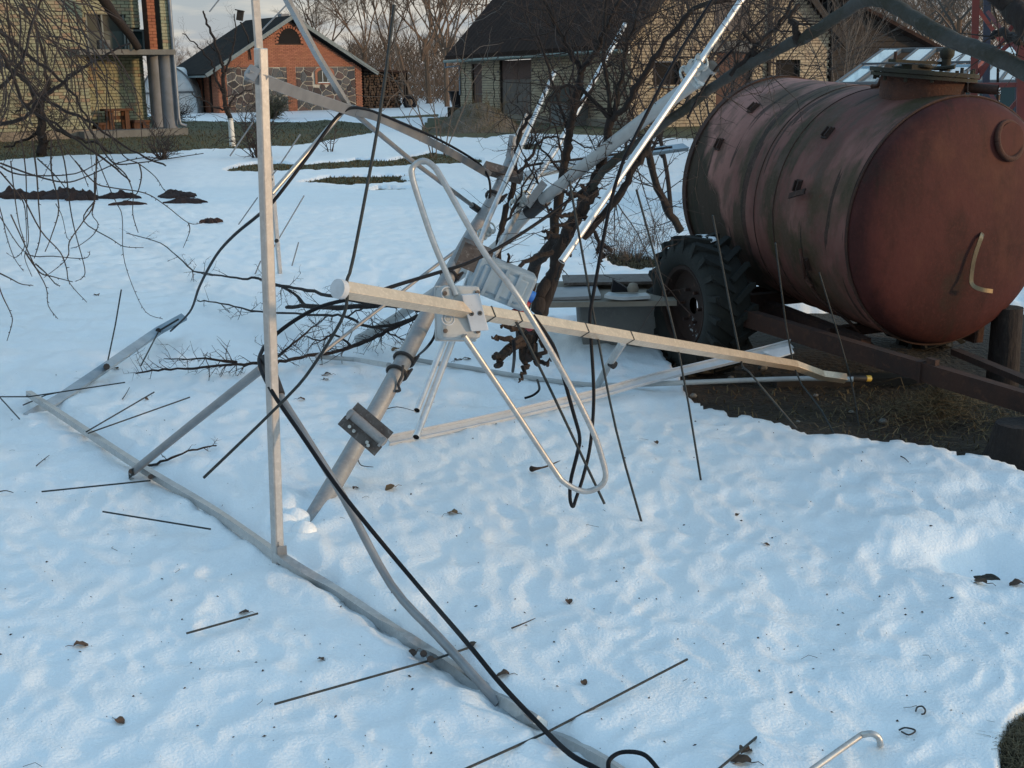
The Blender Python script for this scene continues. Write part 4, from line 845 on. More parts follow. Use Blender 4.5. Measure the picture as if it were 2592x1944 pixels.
# wheels
wc = at(1772, 772, 6.88); wloc = np.array([(wc - tc0) @ tX, (wc - tc0) @ tY, (wc - tc0) @ tZ]); WR = wc[2] + .005; WW = .25
def wheel(sign, lab):
    c = wloc * np.array([1, sign, 1]); wh = bpy.data.objects.new('wheel', None); COL.objects.link(wh); wh.parent = TR
    wh.matrix_basis = Matrix.Translation(Vector(T(*c) - np.array(TR['_o']))) @ TM @ Matrix.Rotation(0 if sign > 0 else pi, 4, 'Z')
    if lab: wh['label'] = lab
    def p(mb, n_, m): o = mb.build(n_, m, None); o.parent = wh; return o
    prof = [(-.085, .215), (-.118, .24), (-.128, .30), (-.118, WR - .045), (-.09, WR - .018), (0, WR - .010), (.09, WR - .018), (.118, WR - .045), (.128, .30), (.118, .24), (.085, .215)]
    n = 56; mb = MB(); vs = [(r_ * cos(2 * pi * k / n), y, r_ * sin(2 * pi * k / n)) for (y, r_) in prof for k in range(n)]
    mb.add(vs, [(i * n + k, (i + 1) * n + k, (i + 1) * n + (k + 1) % n, i * n + (k + 1) % n) for i in range(len(prof) - 1) for k in range(n)])
    for k in range(20):
        for s_ in (-1, 1):
            a = 2 * pi * (k + (.5 if s_ > 0 else 0)) / 20; er = np.array([cos(a), 0, sin(a)]); et = np.array([-sin(a), 0, cos(a)]); ey = np.array([0, 1., 0])
            d = nrm(ey * s_ - et * .75)
            mb.box(er * (WR - .006) + ey * s_ * .055 - et * .02, (.15, .03, .03), (d, np.cross(er, d), er)); mb.box(er * (WR - .04) + ey * s_ * .118 - et * .06, (.09, .03, .022), (er, et, ey))
    mb.sm = True; p(mb, 'tyre', M['tyre'])
    mb = MB(); pr = [(.098, .232), (.112, .222), (.105, .205), (.06, .195), (.045, .16), (.052, .11), (.04, .085), (.04, .045)]
    vs = [(r_ * cos(2 * pi * k / n), y, r_ * sin(2 * pi * k / n)) for (y, r_) in pr for k in range(n)]
    mb.add(vs, [(i * n + k, (i + 1) * n + k, (i + 1) * n + (k + 1) % n, i * n + (k + 1) % n) for i in range(len(pr) - 1) for k in range(n)]); p(mb, 'rim', M['rim'])
    mb = MB()
    for k in range(6): a = pi * k / 3; mb.tube([(.095 * cos(a), .045, .095 * sin(a)), (.095 * cos(a), .075, .095 * sin(a))], .010, 6)
    p(mb, 'wheel_nuts', M['rust'])
    return p
wp = wheel(1, 'near left wheel with heavy lugged tractor tyre and rusty rim'); wheel(-1, None)
mb = MB(); nn = 12
for i in range(nn):
    a = radians(62 + 40 * i / nn); 
pts = [(WR * 1.006 * cos(radians(a)), -.02 + .03 * sin(a * .5), WR * 1.006 * sin(radians(a))) for a in range(72, 108, 4)]
o = MB().tube(pts, [.003] + [.008] * 7 + [.003], 8, sy=2.0).build('snow_patch', M['snow'], None); o.parent = TR; o.matrix_basis = Matrix.Translation(Vector(T(*wloc) - np.array(TR['_o']))) @ TM
axp = [T(wloc[0], wloc[1] - .16, wloc[2]), T(wloc[0], -wloc[1] + .16, wloc[2])]; MB().bar(axp, .07).build('axle', M['rust'], TR)
# chassis: side rails, drawbar arms
b0, b1 = at(1700, 800, 7.0), at(2150, 893, 5.95); b2 = at(2640, 1032, 5.05)
MB().bar([T(1.5, .36, -.62), T(.1, .36, -.62)], .06, .09).build('side_rail', M['rust'], TR); MB().bar([T(1.5, -.36, -.62), T(.1, -.36, -.62)], .06, .09).build('side_rail', M['rust'], TR)
for s_ in (1.3, .35): MB().bar([T(s_, .42, -.60), T(s_, -.42, -.60)], .06, .05).build('cross_member', M['rust'], TR)
q0, q1 = at(1950, 822, 6.45), at(2592, 1016, 5.25); qd = q1 - q0
MB().bar([q0 - qd * .12, q1 + qd * .22], .055, .088).build('drawbar_arm', M['rust'], TR)
MB().box(q0 + qd * .65, (.012, .075, .10), (qd, np.cross(qd, Zv), Zv)).build('weld_plate', M['rust'], TR)
e0, e1 = at(2418, 890, 6.2), at(2592, 962, 5.5); MB().bar([e0, e1 + (e1 - e0) * .6], .05, .03).build('drawbar_arm', M['rust'], TR)
MB().box(q0 + qd * .68 + Zv * .055, (.05, .03, .03), (qd, np.cross(qd, Zv), Zv)).build('lug', M['rust'], TR)
# supports
sp_ = gd(2535, 985); one(MB().tube([sp_, sp_ + Zv * .2, sp_ + Zv * .43], [.085, .08, .078], 10), 'log_prop', M['bark'], 'upright mossy log propping the right underside of the tank', 'log')
s0_ = gd(2575, 1170); one(MB().tube([s0_ + (0, 0, -.05), s0_ + Zv * .08, s0_ + Zv * .17], [.17, .12, .10], 11), 'tree_stump', M['bark'], 'rotten tree stump under the end of the drawbar, right edge', 'stump')
pl_ = at(2110, 985, 6.3); one(MB().bar([gd(1960, 970), gd(2330, 965)], .14, .07), 'old_plank', M['wood_d'], 'dark old plank lying on the bare ground below the drawbar', 'plank')
# hay heap under the drawbar
mb = MB(); mb.sm = False; hc = gd(2400, 1090)
for i in range(1500):
    a = RN.uniform(0, 6.28); rr = RN.gauss(0, .16); x = hc[0] + rr * cos(a) * 1.3; y = hc[1] + .15 + rr * sin(a); z0 = .02 + max(0, .16 - abs(rr) * .55) * RN.random()
    b = RN.uniform(0, 6.28); ln = RN.uniform(.05, .16); r1 = RN.uniform(.3, 1.2)
    P0 = np.array([x, y, z0]); P1 = P0 + np.array([cos(b), sin(b), r1 * .5]) * ln * .5; P2 = P0 + np.array([cos(b + r1), sin(b + r1), .1]) * ln
    wv = np.array([-sin(b), cos(b), .3]) * .0014; mb.add([P0 - wv, P0 + wv, P1 + wv, P1 - wv, P2], [(0, 1, 2, 3), (3, 2, 4)])
o = mb.build('hay', M['hay'], kind='stuff'); o['label'] = 'tangled heap of dry yellow grass beneath the drawbar'; o['category'] = 'dry grass'
for i, (x, y, s) in enumerate(((1755, 1005, .02), (1998, 965, .016), (2065, 1003, .014), (2155, 1045, .015), (2235, 1070, .022), (1930, 935, .03), (1850, 960, .02), (2020, 1070, .012))):
    p = gd(x, y); mb = MB(); vs = []
    r2 = random.Random(i); mb.tube([p, p + Zv * s * .3, p + Zv * s * .8, p + Zv * s], [s * .8, s, s * .7, s * .15], 6)
    one(mb, 'pebble', M['concrete'], ['pale pebble by the snow edge nearest the wheel', 'small stone below the bent channel end', 'small stone at the foot of the bent rod', 'stone on the bare earth left of the hay', 'largest pale stone close to the hay heap', 'broken brick piece behind the thin white pipe', 'stone under the white pipe end', 'tiny stone near the tip of the bent rod'][i], 'stone', 'stones on the bare earth')
# ============================================================ SLAB BENCH BEHIND THE TRAILER WHEEL
bc = gd(1590, 905); SB = thing('concrete_trough', 'grey concrete block trough covered by sheets, left of the trailer wheel', 'trough', bc)
ty_ = 7.1; t_l = at(1468, 862, ty_)[0]; t_r = at(1700, 862, ty_)[0]; zt_ = at(1560, 765, ty_)[2]
MB().prism([(t_l, ty_, zt_), (t_r, ty_, zt_), (t_r, ty_, -.05), (at(1480, 870, ty_)[0], ty_, -.05)], (0, .6, 0)).build('trough_wall', M['concrete'], SB, bevel=.01)
zz = zt_ + .01
one(MB().prism([(at(1340, 770, 6.95)[0], 6.9, zz), (t_r, 6.9, zz), (t_r, 6.9, zz + .028), (at(1400, 770, 6.95)[0], 6.9, zz + .03), (at(1340, 770, 6.95)[0], 6.9, zz + .012)], (0, .75, 0)), 'sheet_slab', M['lintel'], 'broken grey slab lying across the concrete trough', 'slab')
one(MB().prism([(at(1345, 745, 7)[0], 6.95, zz + .045), (at(1520, 745, 7)[0], 6.95, zz + .055), (at(1520, 745, 7)[0], 6.95, zz + .035), (at(1345, 745, 7)[0], 6.95, zz + .032)], (0, .35, 0)), 'metal_sheet', M['alu_dull'], 'thin bluish metal strip on top of the broken slab', 'strip')
one(MB().prism([(at(1430, 745, 7.2)[0], 7.3, zz + .06), (t_r, 7.3, zz + .06), (t_r, 7.3, zz + .075), (at(1430, 745, 7.2)[0], 7.3, zz + .075)], (0, .3, 0)), 'roofing_sheet', M['steel'], 'dark roofing sheet at the back of the concrete trough', 'sheet')
p = at(1590, 748, 6.95); one(MB().bar(smooth_path([at(1535, 746, 6.95), at(1575, 752, 6.93), at(1640, 748, 6.95)], 4), .10, .018), 'striped_magazine', M['plastic'], 'white bundle with dark edges lying on the slab beside the wheel', 'bundle')
p = at(1602, 738, 7.0); one(MB().tube([p, p + Zv * .02, p + Zv * .045, p + Zv * .05], [.03, .034, .022, .008], 12), 'pale_cup', M['lintel'], 'small pale round cup on the white bundle', 'cup')
p = at(1548, 740, 7.0); one(MB().prism([p, p + np.array([.12, 0, .0]), p + np.array([.01, 0, .07])], (0, .06, 0)), 'black_rubber_scrap', M['rubber'], 'curled black rubber scrap on the slab', 'scrap')
# ============================================================ ANTENNAS
mastP = [at(742, 1342, 4.20), at(890, 1148, 4.66), at(996, 961, 4.97), at(1085, 790, 5.28), at(1180, 620, 5.62), at(1262, 478, 5.92), at(1300, 390, 6.08)]
mastP[0] = mastP[0] - Zv * .075
MA = thing('antenna_mast', 'thick grey steel antenna mast fallen aslant with its foot in the snow', 'mast', sg(745, 1335))
MB().tube(smooth_path(mastP, 4), [.035] * 12 + [.033] * 6 + [.028] * 7, 18).build('pole', M['galv'], MA)
def on_mast(y):
    for a, b in zip(mastP, mastP[1:]):
        ya, yb = pj(a)[1], pj(b)[1]
        if yb <= y <= ya: t = (ya - y) / (ya - yb); return a + (b - a) * t, nrm(b - a)
    return mastP[-1], nrm(mastP[-1] - mastP[-2])
tp, td = on_mast(395)
MB().bar([at(1290, 400, 6.05), at(1340, 295, 6.25)], .046, .012, (.3, -1, 0)).build('flat_top_bar', M['galv'], MA)
MB().bar([at(1282, 440, 6.0), at(1296, 345, 6.1)], .022, .022).build('thin_top_bar', M['galv'], MA)
vx = np.cross(nrm(ray(900, 1000)), np.array([0, 0, 1.])) * 1.0
for y in (945, 912, 500, 700):
    c, d = on_mast(y); MB().ring(c, d, .041 if y > 800 else .036, .0075, 20, 6).build('cable_tie' if y > 800 else 'clamp_band', M['tape'], MA)
    MB().tube([c + vx * .04, c + vx * .055 + d * .02, c + vx * .05 - d * .03], .006, 5).build('tie_tail', M['tape'], MA)
c, d = on_mast(930); MB().tube(smooth_path([at(1020, 925, 4.95), at(1018, 950, 4.93), at(1008, 972, 4.92), at(1012, 988, 4.9), at(1000, 990, 4.9)], 4), .006, 6).build('wire_end', M['tape'], MA)
# steel cross bracket bolted to the mast
bL, bR = at(868, 1035, 4.60), at(985, 1135, 4.48); ba = nrm(bR - bL); bm, bmd = on_mast(1085)
bu_ = nrm(np.cross(ba, nrm(ray(925, 1090)))); bv = -nrm(ray(925, 1090)); bu_ = bu_ if bu_[2] > 0 else -bu_
bc_ = (bL + bR) / 2 + bv * .02
MB().box(bc_ + bu_ * .037, (.19, .009, .036), (ba, bv, bu_)).build('bracket_plate', M['steel'], MA)
MB().box(bc_ - bu_ * .034, (.198, .009, .044), (ba, bv, bu_)).build('bracket_plate', M['steel'], MA)
MB().tube([bc_ - ba * .093 + bv * .012 + bu_ * .005, bc_ + ba * .093 + bv * .012 + bu_ * .005], .018, 12).build('cross_tube', M['galv'], MA)
for a, b in ((-.03, -.036), (-.055, -.034), (.04, -.036), (.052, -.042)): MB().tube([bc_ + ba * a + bu_ * b + bv * .004, bc_ + ba * a + bu_ * b + bv * .02], .007, 6).build('bolt', M['zinc'], MA)
for a in (-.085, .085): MB().box(bc_ + ba * a + bv * .02, (.012, .028, .04), (ba, bv, bu_)).build('clip', M['galv'], MA)
# long pale tube leaning up to the clamp, with u-bolt clusters
LTb = thing('clamped_tube', 'long pale round tube leaning up from the snow to the clamp in the branches', 'tube', sg(915, 868))
tb0 = sg(905, 868) + Zv * .02; tb1 = at(1790, 155, 5.15); pA = at(1100, 735, 7.1)
lt = [tb0, at(1010, 800, 7.2), at(1240, 640, 6.1), at(1330, 545, 5.72), at(1465, 432, 5.35), at(1640, 295, 5.05), at(1770, 200, 4.88)]
MB().tube(smooth_path(lt, 4), .027, 16).build('pole', M['plastic'], LTb)
MB().tube([at(1340, 537, 5.69), at(1378, 505, 5.58)], .033, 14).build('tape_wrap', M['tape'], LTb)
MB().tube([at(1758, 208, 4.89), at(1768, 199, 4.88)], .034, 16).build('end_collar', M['zinc'], LTb)
def hollow(P, r, t=.003):
    mb = MB(); mb.tube(P, r, 16, cap=False); mb.tube(P, r - t, 16, cap=False); return mb
one(hollow([at(1775, 192, 4.85), at(1806, 168, 4.8)], .026), 'pipe_offcut', M['plastic'], 'short open grey plastic pipe held in the upper clamp', 'pipe')
def ubolt(cx, cy, Y, lab, ext=(0, 0), s=1.):
    c = at(cx, cy, Y); t = thing('u_bolt_clamp', lab, 'clamp', c); d = nrm(lt[-1] - lt[0]); v = -nrm(ray(cx, cy)); sd_ = np.cross(d, v)
    for k in (-.05, 0, .045):
        q = c + d * k * s; MB().ring(q, d + sd_ * .25, .030 * s, .0045, 16, 6, 0, 2 * pi).build('u_bolt', M['zinc'], t)
        for w_ in (-1, 1): MB().tube([q + sd_ * .03 * w_ * s - v * .01, q + sd_ * .034 * w_ * s + v * .07 * s], .004, 5).build('thread', M['zinc'], t); MB().tube([q + sd_ * .033 * w_ * s + v * .04 * s, q + sd_ * .033 * w_ * s + v * .052 * s], .009, 6).build('nut', M['zinc'], t)
    MB().box(c + v * .045 * s, (.10 * s, .045 * s, .005), (d + sd_ * .2, sd_, v)).build('clamp_plate', M['zinc'], t)
    return t
ubolt(1757, 172, 4.8, 'bright cluster of u bolts at the top of the clamped tube')
u2 = ubolt(1318, 510, 5.65, 'cluster of rusty zinc u bolts halfway up the clamped tube'); ubolt(1232, 585, 5.6, 'small zinc u bolts by the mast above the grey amplifier box', s=.8)
one(MB().bar([at(1335, 520, 5.55), at(1378, 462, 5.5)], .034, .008, (-.2, -1, .3)), 'clamp_strap', M['galv'], 'flat grey metal strap standing up from the middle u bolts', 'strap')
# bright tubes
def bright(P, r, name, lab, cat='tube', m='alu_shine', end=None, n=12, group=None):
    mb = MB(); mb.tube(smooth_path(P, 3), r, n); o = one(mb, name, M[m], lab, cat, group); return o
def opentube(P, r, name, lab, group=None):
    t = thing(name, lab, 'tube', P[0], group); mb = MB(); mb.tube(P, r, 14, cap=False); mb.build('tube_wall', M['alu_shine'], t)
    P = [np.asarray(q) for q in P]; d = nrm(P[1] - P[0]); MB().tube([P[0] + d * .004, P[0] + d * .01], r * .93, 14).build('dark_bore', M['black'], t); MB().tube([P[-1] - d * .01, P[-1] - d * .004], r * .93, 14).build('dark_bore', M['black'], t)
    MB().ring(P[0] + d * .001, d, r * .96, r * .10, 18, 5).build('rim_edge', M['alu_shine'], t); return t
G_ = 'bright aluminium tubes'
opentube([at(1421, 662, 4.35), at(1640, 345, 4.58), at(1748, 190, 4.70), at(1885, -12, 4.9)], .0125, 'aluminium_tube', 'thickest bright tube, running from its open end up through the upper clamp', G_)
opentube([at(1055, 1039, 4.25), at(1165, 760, 4.9), at(1232, 565, 5.35), at(1314, 380, 5.8), at(1404, 182, 6.3)], .0115, 'aluminium_tube', 'bright tube crossing behind the junction box, shorter of the crossing pair', G_)
opentube([at(1053, 1107, 4.15), at(1150, 850, 4.7), at(1255, 640, 5.35), at(1350, 462, 5.9), at(1405, 382, 6.1), at(1582, 62, 6.9)], .0125, 'aluminium_tube', 'longest bright tube, its lower end touching the white channel bar', G_)
# ---------- golden boom antenna
bo0, bo1 = at(868, 733, 3.40), at(2012, 925, 5.75)
BA = thing('boom_antenna', 'directional antenna with a square boom tinted as if in warm light, a folded loop and dark element rods', 'antenna', bo0)
bd = nrm(bo1 - bo0); w_ = -nrm(ray(1300, 800)); bup = nrm(np.array([.61, -.54, .60]))
end_pts = [bo1, at(2080, 950, 5.85), at(2140, 958, 5.9), at(2190, 958, 5.95)]
def on_boom(px): return onl(bo0, bo1, px)
cut = on_boom(1560)
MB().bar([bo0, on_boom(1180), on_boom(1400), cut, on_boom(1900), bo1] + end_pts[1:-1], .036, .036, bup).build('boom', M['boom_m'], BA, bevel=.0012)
MB().tube([end_pts[-2], end_pts[-1]], .017, 10).build('black_end_sleeve', M['tape'], BA); MB().tube([end_pts[-1], end_pts[-1] + nrm(end_pts[-1] - end_pts[-2]) * .03], .016, 10).build('yellow_end_cap', M['yellow'], BA)
MB().tube([bo0 - bd * .022, bo0 - bd * .002], .027, 24).build('round_end_cap', M['plastic_white'], BA)
s0, s1 = on_boom(1212), on_boom(1420)
for px in (1242, 1310, 1475, 1592): q = on_boom(px); MB().bar([q - bd * .003, q + bd * .003], .0385, .0385, bup).build('clamp_band', M['rod'], BA)
# junction box behind the boom, saddle plate, screws
jb = on_boom(1150) - w_ * .055; jx = nrm(np.array([1, .35, -.10])); jy = nrm(np.cross(np.cross(jx, w_ + Zv * .1), jx)); jz = np.cross(jx, jy); jz = jz if jz[2] > 0 else -jz
jc = at(1160, 792, 3.86); JB = MB().box(jc, (.128, .075, .165), (jx, jy, jz)).build('junction_box', M['plastic'], BA, bevel=.014)
fj = jc + jy * .038 * (1 if (jy @ w_) > 0 else -1); sj = 1 if (jy @ w_) > 0 else -1
for a, b in ((-.055, .055), (-.055, -.06), (.05, .06), (.05, -.06)): MB().tube([fj + jx * a + jz * b, fj + jx * a + jz * b + jy * sj * .006], .007, 10).build('screw', M['steel'], JB)
MB().ring(fj - jx * .045 - jz * .022, jy, .020, .0022, 20, 5).build('knockout_ring', M['plastic_white'], JB); MB().ring(fj - jx * .045 - jz * .022, jy, .011, .002, 16, 5).build('knockout_ring', M['plastic_white'], JB)
MB().ring(fj - jx * .045 + jz * .055, jy, .020, .0022, 20, 5).build('knockout_ring', M['plastic_white'], JB)
for s_ in (-1, 1): MB().box(jc + jz * s_ * .0 + jx * s_ * .0 - jy * sj * .03, (.136, .010, .173), (jx, jy, jz)).build('box_flange', M['plastic'], JB, bevel=.008); break
pc_ = on_boom(1202) + w_ * .040
px1 = nrm(np.array([.98, .17, .02])); pz1 = nrm(np.array([-.23, -.05, .97])); py1 = np.cross(pz1, px1)
PL = MB().box(pc_ - pz1 * .002, (.054, .016, .118), (px1, py1, pz1)).build('saddle_plate', M['plastic_white'], BA, bevel=.002)
for a in (-.012, .014): q = pc_ + px1 * a - pz1 * .004 - py1 * (-.009 if (py1 @ w_) > 0 else .009); MB().ring(q, py1, .0062, .0014, 14, 5).build('screw', M['steel'], PL); MB().tube([q, q + py1 * .002 * (1 if (py1 @ w_) > 0 else -1)], .004, 8).build('screw_head', M['rod'], PL)
# folded loop
lp = [at(1175, 850, 3.80), at(1300, 1035, 3.88), at(1400, 1185, 3.95), at(1430, 1222, 3.96), at(1478, 1244, 3.97), at(1518, 1232, 3.97), at(1533, 1205, 3.97), at(1524, 1160, 3.96), at(1500, 1090, 3.93), at(1440, 970, 3.88), at(1360, 830, 3.80), at(1300, 735, 3.78), at(1240, 660, 3.82), at(1190, 580, 3.86), at(1120, 455, 3.93), at(1096, 420, 3.95), at(1070, 407, 3.96), at(1046, 422, 3.96), at(1043, 445, 3.95), at(1062, 510, 3.93), at(1100, 620, 3.88), at(1155, 748, 3.83)]
MB().tube(smooth_path(lp, 6), .0095, 12, cap=True).build('folded_loop', M['alu'], BA)
# element rods
def rod(pts, r=.0042, lab=None): return MB().tube(smooth_path(pts, 3), r, 8).build('element_rod', M['rod'], BA)
rod([at(1441, 457, 4.3), on_boom(1512) - w_ * .02, at(1560, 1090, 4.28), at(1627, 1332, 4.22)])
rod([at(1611, 480, 4.75), on_boom(1718) - w_ * .02, at(1787, 1297, 4.6)])
rod([at(1804, 545, 5.15), on_boom(1874) - w_ * .02, at(1895, 940, 5.12), at(2016, 1083, 5.2)])
rod([at(1963, 615, 5.5), on_boom(2012) - w_ * .02, at(2080, 1040, 5.45), at(2151, 1178, 5.35)])
rod([at(2074, 690, 5.75), at(2150, 945, 5.8), at(2174, 1078, 5.7)], .0035)
rod([at(998, 12, 3.55), at(960, 300, 3.5), at(895, 650, 3.42), at(878, 710, 3.40), at(879, 755, 3.40), at(862, 815, 3.42), at(790, 930, 3.5), at(722, 1010, 3.55), at(516, 1209, 3.6)], .0046)
rod([at(1290, 800, 4.0), at(1336, 868, 4.0), at(1530, 1275, 4.0)], .0045)
# ---------- amplifier box (translucent grey with blue cap) behind
ab = thing('amplifier_box', 'blue grey plastic amplifier box with a blue gland, hanging behind the boom', 'box', at(1270, 740, 4.9))
ac = at(1268, 712, 5.0); axx = nrm(np.array([.80, .1, -.36])); ayy = nrm(np.array([.1, -1, -.1])); azz = np.cross(axx, ayy); azz = azz if azz[2] > 0 else -azz
M['box_b'] = mat('blue_grey_plastic', (.28, .36, .42), .45, noise=[(9, (.19, .25, .30), .4, .7), (60, (.1, .1, .1), .66, .8)])
bb_ = MB().box(ac, (.25, .10, .15), (axx, ayy, azz)).build('box_body', M['box_b'], ab, bevel=.012)
MB().box(ac - ayy * -.052, (.19, .012, .10), (axx, ayy, azz)).build('box_lid', M['box_b'], bb_, bevel=.006)
for a in (-.06, .0, .055): MB().box(ac + ayy * .06 + axx * a, (.014, .008, .135), (axx, ayy, azz)).build('rib', M['box_b'], bb_)
MB().box(ac - axx * .14 + azz * .05, (.12, .09, .10), (axx, ayy, azz)).build('end_block', M['steel'], ab)
MB().tube([ac + axx * .122 - azz * .01, ac + axx * .148 - azz * .012], .024, 12).build('blue_gland', M['blue'], ab)
MB().tube([ac + axx * .12 - azz * .06, ac + axx * .135 - azz * .065], .034, 12).build('red_band', M['redtape'], ab)
one(MB().tube(smooth_path([at(1282, 815, 5.0), at(1310, 790, 5.0), at(1330, 815, 4.98), at(1345, 830, 5.0)], 5), [.02] * 15 + [.012], 10), 'red_ribbon_bundle', M['redtape'], 'dark red tape bundle below the amplifier box', 'tape')
# ---------- frame antenna: upright, lower boom, struts
u0 = sg(703, 1420); u0 = u0 - Zv * .03; u1 = at(660, 122, 3.80)
FA = thing('frame_antenna', 'large grid antenna frame of square aluminium tubes with its upright standing in the snow', 'antenna', sg(703, 1420))
UPR = MB().bar([u0, u1], .030, .030, (.78, -.62, 0)).build('upright', M['alu'], FA, bevel=.003); ur = np.array([.995, .08, 0]); MB().bar([u0 - ur * .0005 - np.array([0, .0205, 0]), u1 - ur * .0005 - np.array([0, .0205, 0])], .004, .003, (0, -1, 0)).build('ridge', M['alu'], UPR)
MB().bar([at(664, 235, 3.83), at(646, 0, 3.78), at(640, -80, 3.75)], .020, .016, (.5, -.8, 0)).build('upper_tube', M['alu'], FA)
MB().box(sg(716, 1428, 0) + Zv * .030, (.030, .004, .062), ((.9, .3, 0), (-.3, .9, 0), (0, 0, 1))).build('foot_plate', M['alu_dull'], FA)
MB().box(sg(712, 1426, 0) + Zv * .034 + np.array([-.012, .02, 0]), (.004, .05, .08), ((.9, .3, 0), (-.3, .9, 0), (0, 0, 1))).build('foot_plate', M['alu_dull'], FA)
MB().tube([at(681, 1398, 4.02), at(679, 1398, 3.985)], .006, 8).build('bolt', M['rod'], FA)
def snowline(P, up): return [sg(x * K, y * K, u) for x, y, u in P]
lb = snowline([(62, 850, .05), (180, 928, .035), (305, 1010, .03), (455, 1100, .022), (585, 1190, .018), (640, 1226, .018), (700, 1262, .018), (765, 1304, .018), (830, 1348, .018), (880, 1380, .018), (930, 1412, .018), (1005, 1461, .018), (1080, 1510, .018), (1140, 1550, .018), (1200, 1588, .018), (1330, 1664, .02), (1420, 1740, .02)], 0)
MB().bar(smooth_path(lb, 4), .027, .027, (.5, -.6, .62)).build('lower_boom', M['alu'], FA)
st0 = sg(334, 1196, .03); st1 = at(664, 932, 4.02)
MB().tube([st0, at(480, 1078, 4.55), st1], .0155, 14).build('strut', M['alu_dull'], FA)
MB().box(st0, (.05, .03, .03), (nrm(st1 - st0), (0, 1, 0), (0, 0, 1))).build('strut_foot', M['rod'], FA)
gs = [at(672, 905, 3.96), at(700, 985, 3.88), at(780, 1115, 3.75), at(870, 1260, 3.64), at(990, 1480, 3.50), sg(1110, 1612, .085), sg(1190, 1700, .045), sg(1262, 1782, .012)]
MB().tube(smooth_path(gs, 4), .0125, 12).build('strut', M['alu_dull'], FA, label='curved grey strut running down to the front of the lower boom')
MB().tube([gs[0], at(706, 1000, 3.86)], .02, 12).build('tape_wrap', M['tape'], FA)
# top arm towards the mast
arm = [at(625, 182, 3.78), at(660, 200, 3.8), at(760, 238, 4.1), at(895, 282, 4.55)]
MB().bar(arm, .036, .036, (.1, -.6, .8)).build('arm', M['alu_dull'], FA, bevel=.0015)
arm2 = [at(893, 278, 4.53), at(960, 298, 4.8), at(1050, 340, 5.2), at(1140, 385, 5.55), at(1235, 440, 5.9)]
MB().bar(smooth_path(arm2, 4), .032, .032, (.1, -.6, .8)).build('arm', M['alu_dull'], FA)
MB().bar([at(628, 178, 3.77), at(652, 192, 3.77)], .04, .008, (.1, -.9, .3)).build('end_bracket', M['alu_dull'], FA)
MB().bar([at(722, -10, 3.95), at(800, 135, 4.2), at(884, 272, 4.5)], .017, .017, (.3, -.8, .4)).build('stay_tube', M['alu'], FA)
MB().tube([at(870, 280, 4.5), at(688, 490, 4.25)], .0085, 10).build('stay_tube', M['alu'], FA)
MB().tube([at(895, 285, 4.55), at(1040, 405, 5.1), at(1195, 520, 5.75)], .0095, 10).build('stay_tube', M['alu_dull'], FA)
MB().tube([at(1195, 520, 5.75), at(1212, 532, 5.8)], .016, 8).build('clip', M['tape'], FA)
# right arm
MB().bar([at(1318, 448, 6.2), at(1480, 410, 6.5), at(1640, 385, 6.8), at(1735, 372, 7.0)], .050, .02, (.1, -.5, .9)).build('arm', M['box_b'], FA)
MB().bar([at(1226, 424, 5.95), at(1320, 450, 6.0)], .05, .04, (0, -.7, .7)).build('steel_joint', M['steel'], FA)
# elements of the frame: rods along the lower boom
def frod(*P, r=.0032, fixed=None):
    pts = [sg(x * K, y * K, u + (.014 if u >= 0 else 0)) for x, y, u in P]; return MB().tube(pts, r, 7).build('element_rod', M['rod'], FA)
frod((-10, 857, .05), (62, 857, .06), (270, 826, .1)); frod((186, 933, .05), (333, 847, .12)); frod((190, 936, .05), (410, 858, .1)); frod((90, 1062, .01), (325, 1038, .05)); frod((222, 1105, .02), (455, 1143, .01))
frod((403, 1368, .012), (557, 1325, .004)); frod((593, 1521, .02), (935, 1425, .015), (1010, 1400, .0)); frod((990, 1668, .02), (1185, 1580, .012), (1485, 1424, .04)); frod((1540, 1672, .02), (1590, 1630, .012), (1640, 1588, -.006))
frod((-8, 850, .03), (42, 905, .02)); frod((50, 875, .01), (100, 853, .015), (150, 843, .01))
for (x, y) in ((62, 855), (185, 932), (325, 1030), (283, 1018), (915, 1412), (930, 1424)): MB().tube([sg(x * K, y * K, .02), sg(x * K, y * K, .045)], .010, 8).build('plastic_clip', M['tape'], FA)
# left aluminium bar half sunk in the snow, with upright rods
LBt = thing('flat_aluminium_bar', 'straight aluminium bar half sunk in the snow at left, with thin rods', 'bar', sg(75, 1050))
l0_, l1_ = sg(120, 1030, .0), at(468, 800, 8.3)
lbm = [sg(70, 1056, -.01), sg(150, 1010, .02), sg(270, 928, .05), sg(400, 838, .09), sg(466, 802, .14)]
MB().bar(lbm, .050, .02, (.3, -.5, .8)).build('bar', M['box_b'], LBt)
MB().tube([sg(270, 927, .05), at(292, 822, 7.1), at(307, 733, 7.2)], .0042, 7).build('element_rod', M['rod'], LBt); MB().tube([sg(402, 838, .09), sg(357, 925, .05)], .0042, 7).build('element_rod', M['rod'], LBt); MB().tube([sg(405, 836, .1), sg(452, 808, .15)], .006, 7).build('element_rod', M['rod'], LBt)
for x, y in ((270, 928), (401, 837)): MB().tube([sg(x, y, .05), sg(x, y, .10)], .017, 8).build('plastic_clip', M['tape'], LBt)
